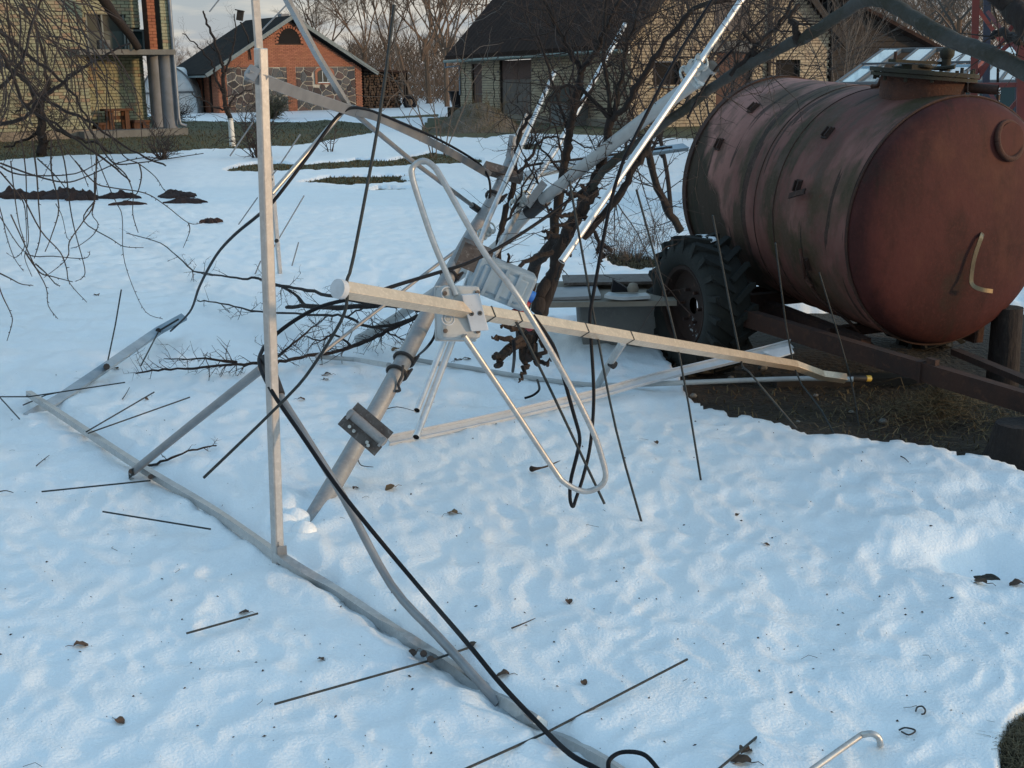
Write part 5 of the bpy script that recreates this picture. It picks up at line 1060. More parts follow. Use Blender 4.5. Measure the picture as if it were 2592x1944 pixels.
# rear post stuck in the snow behind the upright
rp0 = sg(709, 692); rp1 = at(660, 190, 9.2); RPt = thing('rear_antenna_post', 'thin aluminium post stuck upright in the snow behind the large frame upright', 'post', rp0)
MB().bar([rp0 - Zv * .05, at(683, 395, 10.1), rp1], .030, .030, (.5, -.8, 0)).build('post', M['alu'], RPt)
for a, b in (((604, 568, 10.3), (652, 500, 10.2)), ((687, 636, 10.4), (770, 495, 10.5)), ((739, 673, 10.4), (756, 613, 10.4)), ((582, 395, 9.8), (640, 310, 9.8)), ((710, 415, 10.1), (760, 340, 10.1)), ((680, 455, 10.1), (700, 430, 10.1)), ((530, 30, 9.6), (560, -8, 9.6)), ((655, 85, 9.6), (745, -8, 9.6)), ((642, 703, 10.3), (660, 660, 10.3))):
    MB().tube([at(*a), at(*b)], .0055, 6).build('element_rod', M['alu_dull'], RPt)
for y in (454, 488, 608): q = onl(rp0, rp1, 700, y); MB().tube([q, q + np.array([0, -.03, 0])], .016, 8).build('plastic_clip', M['tape'], RPt)
# white channel bar lying across the snow
ch = [sg(985, 1118, .012), sg(1250, 1062, .012), sg(1500, 1002, .03), sg(1650, 960, .07), at(1880, 905, 6.05), at(2002, 873, 6.2)]
CB = thing('channel_bar', 'pale aluminium channel bar lying across the snow to the tank trailer', 'bar', sg(985, 1118))
MB().bar(smooth_path(ch, 3), .046, .006, (.0, -.62, .78)).build('web', M['plastic_white'], CB); 
for s_ in (-1, 1): MB().bar([q + s_ * np.array([-.002, .016, .0135]) + np.array([0, -.006, .008]) for q in smooth_path(ch, 3)], .004, .014, (.0, -.62, .78)).build('flange', M['plastic_white'], CB)
MB().prism([at(1930, 893, 6.0), at(2000, 878, 6.05), at(2010, 895, 5.98), at(1965, 908, 5.95)], (0, 0, .006)).build('end_tab', M['plastic_white'], CB)
# thin white pipes on the snow
wpp = [sg(1052, 905, .03), sg(1060, 912, .02), sg(1180, 930, .012), sg(1290, 948, .014), sg(1430, 968, .012), sg(1530, 975, .012), sg(1700, 970, .05), at(1900, 962, 6.05), at(2050, 958, 5.95), at(2160, 960, 5.88)]
wpo = one(MB().tube(smooth_path(wpp, 4), .0125, 12), 'white_pipe', M['plastic'], 'long thin white pipe lying on the snow from the mast to the boom end', 'pipe')
one(MB().tube([sg(800, 903, .03), sg(900, 910, .03), at(985, 925, 5.1)], .0125, 12), 'short_white_pipe', M['plastic'], 'short white pipe tied to the mast on its left', 'pipe')
one(MB().tube([sg(1508, 985, .01), at(1540, 925, 5.9), at(1578, 865, 5.35)], .018, 12), 'stub_pipe', M['plastic'], 'stubby grey pipe standing from the snow under the boom', 'pipe')
one(MB().tube([at(1545, 918, 5.8), at(1556, 925, 5.78)], .02, 10), 'pipe_tie', M['tape'], 'black tie round the stubby pipe', 'tie')
one(MB().tube([at(800, 905, 6.0), at(1080, 690, 6.5), at(1200, 600, 6.7)], .009, 8), 'thin_stay_tube', M['galv'], 'thin pale tube running up behind the mast to the clamps', 'tube')
# u shaped tube sunk in the snow, bottom right
up_p = [sg(2040, 1960, .04), sg(2170, 1868, .05), sg(2185, 1860, .055), sg(2205, 1857, .06), sg(2222, 1865, .05), sg(2228, 1880, .03), sg(2226, 1890, -.02)]
one(MB().tube(smooth_path(up_p, 4), .0075, 10), 'hooked_tube', M['alu'], 'hooked aluminium tube end poking out of the snow at the bottom right', 'tube')
# ---------- cables
def cable(P, r, name, lab, m='rubber', n=8, sub=6): return one(MB().tube(smooth_path(P, sub), r, n), name, M[m], lab, 'cable', 'black antenna cables')
cable(fa([(1284, 391, 5.3), (1185, 465, 5.05), (1087, 529, 4.85), (1013, 567, 4.65), (939, 591, 4.4), (860, 615, 4.15), (790, 638, 4.05), (700, 660, 4.1), (640, 690, 4.13), (590, 728, 4.13), (565, 760, 4.02), (562, 792, 3.9), (590, 850, 3.78), (650, 938, 3.68), (720, 1040, 3.56), (790, 1130, 3.48), (900, 1262, 3.38)]) + [sg(1010 * K, 1390 * K, .13), sg(1080 * K, 1475 * K, .08), sg(1160 * K, 1560 * K, .03), sg(1230 * K, 1628 * K, .03), sg(1300 * K, 1668 * K, .02), sg(1400 * K, 1740 * K, .02)], .0068, 'coax_cable', 'long black cable looping behind the upright and down to the bottom edge')
cable([at(1810, -10, 4.6), at(1706, 157, 4.5), at(1600, 361, 4.4), at(1575, 415, 4.4), at(1543, 525, 4.4), at(1505, 727, 4.4), at(1493, 800, 4.4), at(1496, 860, 4.4), at(1503, 1000, 4.35), at(1495, 1120, 4.25), at(1478, 1200, 4.2), at(1458, 1262, 4.15), at(1450, 1282, 4.12), at(1443, 1262, 4.1), at(1445, 1215, 4.1), at(1462, 1145, 4.08), at(1467, 1105, 4.05), at(1450, 1040, 4.0), at(1410, 900, 3.95), at(1385, 850, 3.9), at(1350, 800, 3.85)], .0065, 'coax_cable', 'black cable hanging from the top in a long loop below the boom')
cable([at(905, 272, 4.52), at(960, 288, 4.75), at(1100, 348, 5.35), at(1200, 405, 5.75), at(1232, 440, 5.85), at(1241, 480, 5.85), at(1232, 540, 5.8)], .0055, 'coax_cable', 'black cable taped along the curved arm to the mast')
cable([at(905, 272, 4.52), at(880, 276, 4.45), at(845, 305, 4.4), at(780, 395, 4.3), at(690, 512, 4.2), at(650, 548, 4.35), at(590, 598, 4.6), at(545, 650, 5.0), at(505, 725, 5.6), at(480, 790, 6.6), sg(432, 838, .05)], .0058, 'coax_cable', 'black cable curving down from the arm to the sunken bar at left')
cable([at(1310, 435, 5.9), at(1345, 418, 6.0), at(1470, 402, 6.2), at(1600, 385, 6.5), at(1700, 372, 6.8)], .006, 'coax_cable', 'black cable along the bluish arm behind the branches')
cable([at(1105, 815, 5.1), at(1100, 850, 5.2), at(1080, 880, 5.3), sg(1058, 900, .03)], .006, 'coax_cable', 'short black cable bowed from the mast to the white pipe')
cable([at(1960, 20, 4.9), at(1870, 110, 4.85), at(1800, 190, 4.8), at(1740, 300, 4.75)], .0045, 'coax_cable', 'thin black cable slanting past the upper clamp')
cable([at(1300, 860, 4.7), at(1302, 900, 4.75), at(1298, 940, 5.2)], .0065, 'coax_cable', 'cable end poking down beside the splintered limb')
cable([sg(1360, 962, .03), sg(1365, 985, .05), sg(1350, 1000, .03), sg(1328, 1008, .01)], .006, 'coax_cable', 'hooked scrap of black cable on the snow')
cable([sg(1542, 1960, .03), sg(1542, 1925, .06), sg(1575, 1904, .07), sg(1630, 1910, .07), sg(1668, 1950, .05)], .0052, 'cable_loop', 'black cable arch rising from the snow at the bottom edge')
def tie(P, lab): one(MB().tube(smooth_path([sg(x, y, .008) for x, y in P], 4), .0022, 6), 'cable_tie', M['tape'], lab, 'cable tie', 'cut cable ties')
tie([(2318, 1800), (2322, 1790), (2334, 1788), (2342, 1797), (2340, 1806), (2332, 1808)], 'round cut cable tie on the snow, lower right')
tie([(2276, 1848), (2290, 1842), (2312, 1846), (2316, 1852), (2300, 1860), (2282, 1852)], 'lens shaped cut cable tie just below the round one')
for x, y in ((905, 270), (918, 285), (1040, 318), (1198, 395)): pass
# ============================================================ TREES, BRANCHES
def limb(P, r, n=8, jit=.0, rng=RN, sub=5):
    pts = smooth_path(P, sub)
    if jit: pts = [p + np.array([rng.gauss(0, jit) for _ in range(3)]) if 0 < i < len(pts) - 1 else p for i, p in enumerate(pts)]
    m = len(pts); r0, r1 = r if isinstance(r, tuple) else (r, r)
    rad = [(r0 + (r1 - r0) * i / (m - 1)) * (1 + (rng.uniform(-.05, .06) * (1 if n >= 10 else 2) if jit else 0)) for i in range(m)]
    return pts, rad
def twig(mb, p, d, ln, r, rng, depth=0, droop=0., n=4, thorn=True, wander=.35):
    p = np.asarray(p, float); d = nrm(d); pts = [p]; k = max(3, int(ln / .05)); k = min(k, 9); st = ln / k
    for i in range(k):
        d = nrm(d + np.array([rng.gauss(0, wander * .35), rng.gauss(0, wander * .35), rng.gauss(0, wander * .3) - droop * .2])); p = p + d * st; pts.append(p)
        if thorn and rng.random() < .6:
            q = nrm(np.cross(d, [rng.gauss(0, 1) for _ in range(3)]) + d * .3); mb.tube([p, p + q * rng.uniform(.010, .028)], [r * .6, r * .15], 3, cap=False)
        if depth > 0 and rng.random() < .5:
            q = nrm(np.cross(d, [rng.gauss(0, 1) for _ in range(3)]) + d * .8); twig(mb, p, q, ln * rng.uniform(.3, .6), r * .65, rng, depth - 1, droop, 3, thorn, wander)
    mb.tube(pts, list(np.linspace(r, r * .35, len(pts))), n, cap=False)
def deco(mb, pts, rad, cnt, ln, rng, depth=1, droop=0., f0=.1, rs=.45, thorn=True):
    for _ in range(cnt):
        i = rng.randint(int(len(pts) * f0), len(pts) - 2); d = nrm(pts[i + 1] - pts[i]); q = nrm(np.cross(d, [rng.gauss(0, 1) for _ in range(3)]) + d * .5)
        q[1] *= .5; twig(mb, pts[i], q, ln * rng.uniform(.4, 1.2), max(.0016, min(rad[i] * rs, .0028 if rad[i] < .05 else .012)), rng, depth, droop, 4, thorn)
def px(*P): return [at(*p) for p in P]
r1 = random.Random(21)
FT = thing('broken_fruit_tree', 'dark thorny fruit tree with its big limb broken down over the antennas', 'tree', gd(1340, 925))
tw_ = MB()
def br(P, r, name='branch', m='bark', jit=.004, n=8, cnt=0, ln=.25, depth=1, f0=.1, label=None, parent=FT, T_=None, sub=5):
    pts, rad = limb(P, r, n, jit, r1, sub); MB().tube(pts, rad, n).build(name, M[m], parent, label=label)
    if cnt: deco(T_ or tw_, pts, rad, cnt, ln, r1, depth, f0=f0)
    return pts, rad
br(px((2760, 290, 3.7), (2660, 225, 3.75), (2592, 180, 3.85), (2500, 135, 3.95), (2400, 95, 4.05), (2300, 38, 4.2), (2240, 5, 4.3), (2190, 0, 4.4), (2130, 35, 4.5), (2050, 88, 4.6), (2000, 110, 4.7), (1913, 154, 4.8), (1817, 212, 4.9), (1720, 287, 5.0), (1624, 357, 5.12), (1560, 405, 5.2), (1520, 440, 5.25), (1490, 496, 5.28)), (.028, .0155), 'main_limb', 'bark_moss', .0015, 12, 14, .22, f0=.3, label='long mossy grey limb arching from the right edge down to the left')
br(px((1500, 480, 5.27), (1478, 520, 5.3), (1452, 560, 5.35), (1432, 600, 5.4), (1412, 640, 5.4), (1400, 700, 5.42), (1370, 790, 5.42), (1345, 850, 5.35), (1335, 905, 5.3)), (.026, .032), 'trunk', 'bark', .003, 10)
br(px((1440, 590, 5.4), (1390, 630, 5.55), (1358, 665, 5.7), (1342, 715, 5.8), (1325, 790, 5.85), (1320, 860, 5.9)), (.026, .030), 'trunk', 'bark', .003, 10)
br(px((1400, 690, 5.45), (1375, 730, 5.4), (1358, 790, 5.35)), (.02, .03), 'trunk', 'bark', .004, 8)
br(px((2500, -40, 3.9), (2545, 5, 3.9), (2592, 50, 3.85), (2660, 120, 3.8)), (.026, .045), 'thick_branch', 'bark', .004, 10, 8, .25)
br(px((2592, 100, 3.9), (2560, 95, 4.0), (2530, 80, 4.1), (2510, 95, 4.1)), (.018, .008), 'branch', 'bark', .004, 7, 6, .2)
# splintered end
for (P, r) in ((((1345, 850, 5.2), (1352, 890, 5.15), (1356, 925, 5.1)), (.030, .010)), (((1335, 850, 5.22), (1322, 880, 5.18), (1335, 935, 5.1)), (.026, .008)), (((1330, 860, 5.2), (1290, 885, 5.1), (1268, 900, 5.05), (1250, 905, 5.0)), (.026, .012)), (((1275, 895, 5.05), (1262, 925, 5.0), (1272, 915, 5.0)), (.018, .006)),
               (((1330, 860, 5.2), (1300, 860, 5.1), (1262, 858, 5.05)), (.020, .008)), (((1320, 840, 5.2), (1290, 830, 5.1), (1268, 822, 5.05)), (.014, .005)), (((1335, 925, 5.1), (1322, 950, 5.05), (1312, 968, 5.0)), (.012, .003)), (((1352, 905, 5.15), (1380, 925, 5.1), (1395, 915, 5.1)), (.014, .004)), (((1358, 840, 5.2), (1378, 870, 5.15), (1370, 905, 5.1)), (.02, .006)), (((1262, 860, 5.05), (1245, 852, 5.0)), (.008, .003))):
    br(px(*P), r, 'splinter', 'bark_light', .006, 7)
S_ = []
S_.append(br(px((1400, 640, 5.5), (1402, 560, 5.5), (1424, 439, 5.5), (1436, 380, 5.5), (1440, 338, 5.5), (1453, 285, 5.5), (1469, 183, 5.5)), (.022, .016), cnt=12, ln=.25))
S_.append(br(px((1469, 183, 5.5), (1437, 120, 5.5), (1405, 60, 5.5), (1370, -10, 5.5)), (.013, .007), cnt=14, ln=.4, depth=2))
S_.append(br(px((1469, 183, 5.5), (1510, 125, 5.45), (1545, 50, 5.4), (1580, -20, 5.4)), (.012, .007), cnt=10, ln=.35, depth=2))
S_.append(br(px((1440, 338, 5.5), (1395, 200, 5.6), (1360, 90, 5.65), (1330, 30, 5.7)), (.007, .003), cnt=8, ln=.3, depth=2))
S_.append(br(px((1255, 720, 5.9), (1262, 626, 5.95), (1275, 560, 6.0), (1297, 480, 6.0), (1308, 400, 6.0), (1318, 330, 6.0), (1345, 290, 6.0)), (.020, .008), cnt=10, ln=.2))
S_.append(br(px((1312, 440, 5.95), (1340, 400, 5.95), (1365, 360, 6), (1400, 345, 6), (1440, 355, 6), (1500, 375, 6)), (.008, .003), cnt=10, ln=.15))
S_.append(br(px((1456, 560, 5.3), (1480, 500, 5.3), (1516, 433, 5.3), (1530, 370, 5.25), (1548, 304, 5.2)), (.022, .018), cnt=8, ln=.25))
S_.append(br(px((1548, 304, 5.2), (1480, 232, 5.2), (1440, 215, 5.2), (1400, 240, 5.2), (1370, 285, 5.2)), (.009, .003), cnt=16, ln=.12))
S_.append(br(px((1548, 304, 5.2), (1540, 230, 5.2), (1530, 130, 5.2), (1535, -10, 5.2)), (.010, .006), cnt=10, ln=.35, depth=2))
S_.append(br(px((1548, 304, 5.2), (1590, 260, 5.15), (1640, 170, 5.1), (1700, 90, 5.05), (1755, 22, 5.0), (1850, 0, 5.0)), (.014, .009), cnt=18, ln=.4, depth=2))
S_.append(br(px((1548, 304, 5.2), (1572, 200, 5.2), (1592, 100, 5.2), (1622, -10, 5.2)), (.010, .006), cnt=10, ln=.3, depth=2))
S_.append(br(px((1640, 380, 5.2), (1603, 429, 5.2), (1563, 504, 5.25), (1476, 600, 5.3)), (.014, .018), cnt=14, ln=.2))
S_.append(br(px((1722, 583, 5.9), (1679, 510, 5.8), (1650, 423, 5.7), (1640, 370, 5.5), (1660, 320, 5.3)), (.020, .012), cnt=18, ln=.22))
S_.append(br(px((1850, 190, 4.85), (1905, 130, 4.8), (1960, 70, 4.8), (2010, 0, 4.8)), (.010, .006), cnt=14, ln=.3, depth=2))
S_.append(br(px((1913, 154, 4.8), (1905, 110, 4.8), (1880, 80, 4.8)), (.012, .006), cnt=6, ln=.2))
S_.append(br(px((2020, 105, 4.65), (2010, 60, 4.6), (2000, 45, 4.6), (2025, 10, 4.6)), (.016, .006), cnt=8, ln=.15))
S_.append(br(px((1720, 287, 5.0), (1780, 180, 5.3), (1870, 60, 5.5), (1920, -20, 5.6)), (.007, .003), cnt=14, ln=.35, depth=2))
# gnarled spurs by the crotch
for P in (((1490, 505, 5.2), (1465, 495, 5.15), (1440, 490, 5.1), (1425, 483, 5.1)), ((1470, 498, 5.2), (1475, 475, 5.15), (1470, 468, 5.15)), ((1456, 545, 5.25), (1430, 545, 5.2), (1405, 540, 5.15), (1395, 528, 5.15)), ((1445, 580, 5.3), (1420, 570, 5.2), (1400, 568, 5.2)), ((1412, 600, 5.3), (1390, 590, 5.2), (1372, 585, 5.2)), ((1390, 590, 5.2), (1378, 603, 5.2)),
          ((1440, 600, 5.25), (1438, 630, 5.2), (1442, 650, 5.2)), ((1425, 660, 5.3), (1415, 690, 5.2), (1412, 712, 5.2)), ((1397, 636, 5.3), (1339, 660, 5.2), (1305, 684, 5.1), (1291, 680, 5.05), (1286, 643, 5.0)), ((1305, 684, 5.1), (1267, 694, 5.0), (1233, 675, 5.0)), ((1305, 684, 5.1), (1295, 715, 5.0), (1275, 730, 5.0)), ((1292, 715, 5.0), (1272, 708, 5.0)),
          ((1476, 540, 5.3), (1500, 580, 5.3), (1520, 620, 5.3), (1525, 650, 5.3)), ((1520, 615, 5.3), (1545, 630, 5.3), (1550, 640, 5.3)), ((1520, 620, 5.3), (1508, 640, 5.3)), ((1528, 645, 5.3), (1515, 670, 5.3))):
    br(px(*P), (.011, .005), 'spur', 'bark', .004, 6, cnt=3, ln=.05, depth=0)
for pts, rad in S_[1:4] + S_[9:12]: deco(tw_, pts, rad, 9, .38, r1, 2, f0=.3)
for i in range(18):      # fine water shoots rising through the antennas
    x0, y0 = r1.choice(((1400, 560), (1424, 439), (1453, 285), (1469, 183), (1548, 304), (1516, 433), (1300, 480), (1640, 400), (1603, 429), (1280, 560))); Y_ = r1.uniform(5.2, 5.9); tx = x0 + r1.uniform(-170, 230); ty = y0 - r1.uniform(160, 330)
    pts, rad = limb(px((x0, y0, Y_), ((x0 * 2 + tx) / 3 + r1.uniform(-15, 15), (y0 * 2 + ty) / 3, Y_), ((x0 + tx * 2) / 3 + r1.uniform(-15, 15), (y0 + ty * 2) / 3, Y_ + .05), (tx, ty, Y_ + .1)), (.0055, .0018), 5, .004, r1); MB().tube(pts, rad, 5).build('shoot', M['bark'], FT); deco(tw_, pts, rad, 11, .22, r1, 1, f0=.1)
tw_.build('twigs', M['twig'], FT, kind='stuff')
# standing trees between the branches and the garage: fine upright shoots
def shoot_tree(name, base, H, lab, seed, n=9, spread=.35, m='twig', r=.03, group=None, depth=3, thorn=False):
    rng = random.Random(seed); t = thing(name, lab, 'tree', base, group); mb = MB(); tr = MB(); b = np.asarray(base, float)
    top = b + np.array([rng.gauss(0, .05 * H), rng.gauss(0, .05 * H), H * .32]); tp_ = smooth_path([b, (b + top) / 2 + np.array([.03, 0, 0]), top], 4); tr.tube(tp_, list(np.linspace(r, r * .7, len(tp_))), 8)
    def grow(p, d, ln, rr, dep):
        pts = [p]; k = 6
        for i in range(k):
            d = nrm(d + np.array([rng.gauss(0, .10), rng.gauss(0, .10), rng.gauss(0, .07) + .06])); p = p + d * ln / k; pts.append(p)
            if dep > 0 and i > 0:
                for _ in range(2 if dep > 1 else 1):
                    q = nrm(d + np.array([rng.gauss(0, spread * 1.6), rng.gauss(0, spread * 1.6), rng.gauss(0, .3)])); grow(p, q, ln * rng.uniform(.35, .6), rr * .5, dep - 1)
        mb.tube(pts, list(np.linspace(rr, rr * .4, len(pts))), 3 if dep < depth else 5, cap=False)
    for i in range(n):
        a = 2 * pi * i / n + rng.random(); s = b + (top - b) * rng.uniform(.5, 1); grow(s, nrm([cos(a) * spread * 1.3, sin(a) * spread * 1.3, 1]), H * rng.uniform(.45, .7), r * .5, depth - 1)
    tr.build('trunk', M['bark' if m == 'twig' else m], t); mb.build('crown', M[m], t); return t
shoot_tree('young_fruit_tree', gd(1700, 560), 3.4, 'bare bushy fruit tree standing just beyond the tank, left of its far end', 5, 5, .42, r=.028, depth=2)
shoot_tree('young_fruit_tree', gd(1850, 440), 4.2, 'bare fruit tree behind the top of the tank, before the garage gable', 8, 6, .42, r=.035)
shoot_tree('young_fruit_tree', gd(2150, 400), 4.0, 'bare upright tree in front of the dark timber shed', 12, 7, .3, 'birch', r=.03)
shoot_tree('young_fruit_tree', gd(1560, 480), 3.2, 'slender bare fruit tree before the corner of the garage', 14, 5, .4, r=.025, depth=2)
shoot_tree('young_fruit_tree', gd(1780, 500), 3.3, 'thin twiggy tree right behind the back end of the tank', 31, 7, .38, r=.022)
shoot_tree('young_fruit_tree', gd(1990, 440), 3.9, 'thin twiggy tree before the right gable window', 33, 7, .36, r=.024)
# ---------- branches lying on the snow
def fallen(P, r, lab, cnt, ln, name='fallen_branch', depth=1, seed=1, extra=()):
    rng = random.Random(seed); t = thing(name, lab, 'branch', sg(*P[0][:2]), 'branches lying on the snow'); pts = [sg(x, y, u) for x, y, u in P]
    q, rad = limb(pts, r, 6, .003, rng); MB().tube(q, rad, 7).build('stem', M['bark'], t); tb = MB(); deco(tb, q, rad, cnt, ln, rng, depth, f0=.02)
    for E_ in extra:
        q2, rad2 = limb([sg(x, y, u) for x, y, u in E_], (r[0] * .6, r[1] * .6), 6, .003, rng); MB().tube(q2, rad2, 6).build('side_branch', M['bark'], t); deco(tb, q2, rad2, cnt // 2, ln, rng, depth, f0=.02)
    tb.build('twigs', M['twig'], t, kind='stuff')
fallen([(1085, 782, .35), (1005, 771, .3), (940, 770, .28), (870, 755, .28), (780, 735, .25), (700, 722, .22), (655, 706, .2), (600, 704, .18), (502, 689, .12), (475, 673, .1), (407, 616, .08), (320, 590, .05)], (.014, .004), 'long thorny branch reaching furthest left across the snow behind the upright', 34, .12, seed=3)
fallen([(1085, 785, .3), (1005, 771, .25), (878, 779, .2), (777, 775, .15), (725, 778, .1)], (.020, .012), 'thick broken branch stub lying behind the golden boom end', 16, .12, seed=5, extra=[[(771, 771, .15), (734, 736, .2), (687, 713, .2)]])
fallen([(1060, 800, .25), (979, 838, .15), (921, 866, .1), (849, 890, .07), (762, 904, .05), (693, 917, .05), (597, 923, .06), (488, 933, .06), (401, 937, .05), (344, 945, .04)], (.014, .004), 'thorny branch lying low on the snow from the mast leftwards past the upright', 46, .13, seed=7, extra=[[(600, 917, .06), (520, 909, .08), (415, 908, .06)], [(890, 878, .1), (850, 850, .15), (800, 860, .12), (760, 845, .1)], [(700, 905, .06), (740, 870, .15), (790, 830, .2), (830, 800, .2)]])
fallen([(1060, 805, .25), (945, 828, .15), (878, 802, .18), (806, 797, .15), (658, 788, .1), (560, 768, .06), (500, 760, .05)], (.010, .004), 'thin knobbly branch between the two longer fallen branches', 28, .14, seed=9, depth=2, extra=[[(880, 802, .18), (920, 780, .25), (990, 770, .3)], [(945, 828, .12), (1000, 850, .12), (1040, 870, .1), (1020, 890, .08)]])
fallen([(370, 1182, .01), (420, 1165, .02), (488, 1139, .02), (548, 1128, .01)], (.006, .003), 'short dry twig on the snow beside the strut foot', 5, .06, seed=11)
for i, (a, b, c, lb_) in enumerate((((92, 1179), (125, 1152), (107, 1166), 'short dark twig on the snow at the left'), ((-5, 1245), (34, 1247), (15, 1242), 'twig at the left picture edge on the snow'), ((1295, 1590), (1355, 1565), (1325, 1578), 'thin dark twig in the middle of the lower snow'), ((965, 1040), (1055, 1042), (1005, 1030), 'slender twig lying by the steel cross bracket'), ((2280, 1155), (2300, 1170), (2290, 1160), 'curl of grass stem near the snow edge'), ((1230, 1490), (1160, 1400), (1200, 1440), 'x'),
                                    ((905, 1162), (945, 1182), (915, 1178), 'curled dark tendril on the snow right of the mast foot'), ((310, 1010), (328, 980), (320, 995), 'straw stem left of the strut'))):
    if lb_ == 'x': continue
    one(MB().tube(smooth_path([sg(*a, .006), sg(*c, .012), sg(*b, .006)], 4), [.0028, .0026, .0024, .0022, .002, .0018, .0016, .0014, .001], 5), 'loose_twig', M['twig'], lb_, 'twig', 'loose twigs on the snow')
one(MB().tube(smooth_path([sg(1342, 1187, .02), sg(1360, 1186, .02), sg(1385, 1180, .015), sg(1418, 1166, .02)], 4), [.009, .013, .011, .008, .006, .005, .004, .004, .004, .003, .003, .002, .001], 6), 'torn_twig', M['bark_light'], 'torn chip of dark wood with a thin tail left of the loop bend', 'twig')
# ---------- hanging branches, upper left
r2 = random.Random(77)
WT = thing('weeping_tree', 'curtain of thin drooping bare twigs hanging into the picture at upper left', 'tree', (-4.2, 6.0, 0))
f3 = lambda L_: [((x) / 3.687, 380 + y / 3.687) for x, y in L_]
def strand(P, Y0, Y1, r, mb, buds=True):
    n = len(P); pts = [at(x, y, Y0 + (Y1 - Y0) * i / (n - 1)) for i, (x, y) in enumerate(P)]; sp = smooth_path(pts, 4); mb.tube(sp, list(np.linspace(r, r * .45, len(sp))), 4, cap=False)
    if buds:
        for i in range(1, len(sp) - 1):
            if r2.random() < .55: d = nrm(sp[i + 1] - sp[i]); q = nrm(np.cross(d, [r2.gauss(0, 1) for _ in range(3)]) + d * .8); mb.tube([sp[i], sp[i] + q * r2.uniform(.006, .014)], [r * .8, r * .3], 3, cap=False)
    return sp
listed = [[(620, -500), (780, -200), (900, 60), (980, 260), (1080, 480), (1140, 620), (1150, 970), (1230, 1250), (1360, 1510), (1520, 1575)], [(760, -300), (900, -100), (1000, 60), (1100, 160), (1180, 240), (1240, 400), (1240, 600), (1290, 770)], [(1000, -200), (1150, 50), (1300, 130), (1450, 250), (1530, 370), (1600, 410)],
          [(700, 100), (880, 300), (1040, 350), (1350, 400), (1550, 520), (1760, 680), (1890, 680)], [(480, -100), (480, 200), (550, 530), (480, 800), (420, 950)], [(500, -200), (600, 100), (650, 500), (700, 760), (790, 1100), (770, 1190), (700, 1225)], [(880, 480), (780, 660), (1040, 830), (1160, 900), (1340, 910)], [(900, 60), (880, 480), (780, 660), (650, 850), (640, 970), (580, 1060), (410, 1190)],
          [(300, -100), (340, 200), (360, 500), (375, 800), (320, 1010)], [(200, -100), (240, 200), (250, 550), (265, 850), (230, 1000), (300, 1180)], [(200, 400), (380, 750), (560, 950), (620, 1100), (650, 1240), (810, 1420)], [(-200, 300), (0, 620), (240, 960), (500, 990), (790, 1010), (840, 940)], [(-200, 1050), (0, 1150), (100, 1200), (200, 1250), (310, 1262)], [(-100, 900), (0, 1300), (90, 1500), (115, 1600), (65, 1780)],
          [(100, 600), (310, 1050), (430, 1280), (450, 1450), (540, 1575)], [(-100, 200), (20, 620), (60, 800), (130, 1000), (220, 1130)], [(880, 200), (880, 480), (860, 600), (915, 690), (870, 790), (740, 890), (665, 915)], [(0, 120), (300, 230), (600, 300), (800, 250), (1100, 120), (1400, 60)], [(0, 150), (200, 230), (700, 220), (1000, 60)], [(1000, 60), (1090, 130), (1280, 120), (1500, 90), (1900, 30)], [(350, 80), (500, 220), (620, 370), (640, 430)], [(1760, 680), (1770, 760), (1710, 910)],
          [(0, 200), (200, 450), (240, 620), (250, 900)], [(100, 100), (140, 450), (180, 700), (230, 890), (150, 1000), (60, 960)], [(520, 500), (580, 620), (620, 800), (650, 840)], [(1300, 130), (1320, 240), (1290, 380), (1240, 440), (1140, 490)], [(240, 960), (370, 1140), (490, 1180), (680, 1230)], [(330, 1060), (430, 1150), (520, 1250), (560, 1265)]]
for i, L_ in enumerate(listed):
    mb = MB(); Y = r2.uniform(4.8, 6.4); strand(f3(L_), Y, Y + r2.uniform(-.4, .4), r2.uniform(.0028, .0042), mb); mb.build('drooping_twig', M['twig'], WT)
for i in range(95):      # denser curtain above
    mb = MB(); x = r2.uniform(-120, 210); y = r2.uniform(-80, 140); P = [(x, y)]; a = r2.uniform(.15, 1.35); n = r2.randint(5, 9); st = r2.uniform(28, 55)
    for k in range(n):
        a += r2.gauss(.10, .16); a = min(a, 2.0); x += cos(a) * st; y += sin(a) * st; P.append((x, y))
    if P[-1][0] > 340 and P[-1][1] < 330: P = P[:4]
    Y = r2.uniform(4.8, 8.0); strand(P, Y, Y + r2.uniform(-.6, .6), r2.uniform(.0028, .0048), mb, i % 2 == 0); mb.build('drooping_twig', M['twig'], WT)
for P in ([(-60, 260), (40, 180), (95, 20), (120, -60)], [(-60, 120), (60, 200), (130, 265), (215, 300), (330, 380), (420, 420)], [(-60, 330), (60, 300), (110, 245), (230, 160), (330, 110)], [(-80, 60), (10, 140), (60, 260), (160, 330), (260, 400), (330, 460)], [(-60, 20), (60, 130), (150, 200), (200, 260), (235, 340)]):
    pts = [at(x, y, 6.6) for x, y in P]; q, rad = limb(pts, (.011, .004), 6, .004, r2); MB().tube(q, rad, 6).build('branch', M['bark'], WT)
tt = MB()
MB().tube(smooth_path([gd(-260, 560), at(-200, 300, 7.3), at(-120, 60, 6.9), at(-60, -150, 6.5)], 4), list(np.linspace(.09, .05, 13)), 10).build('trunk', M['bark'], WT)
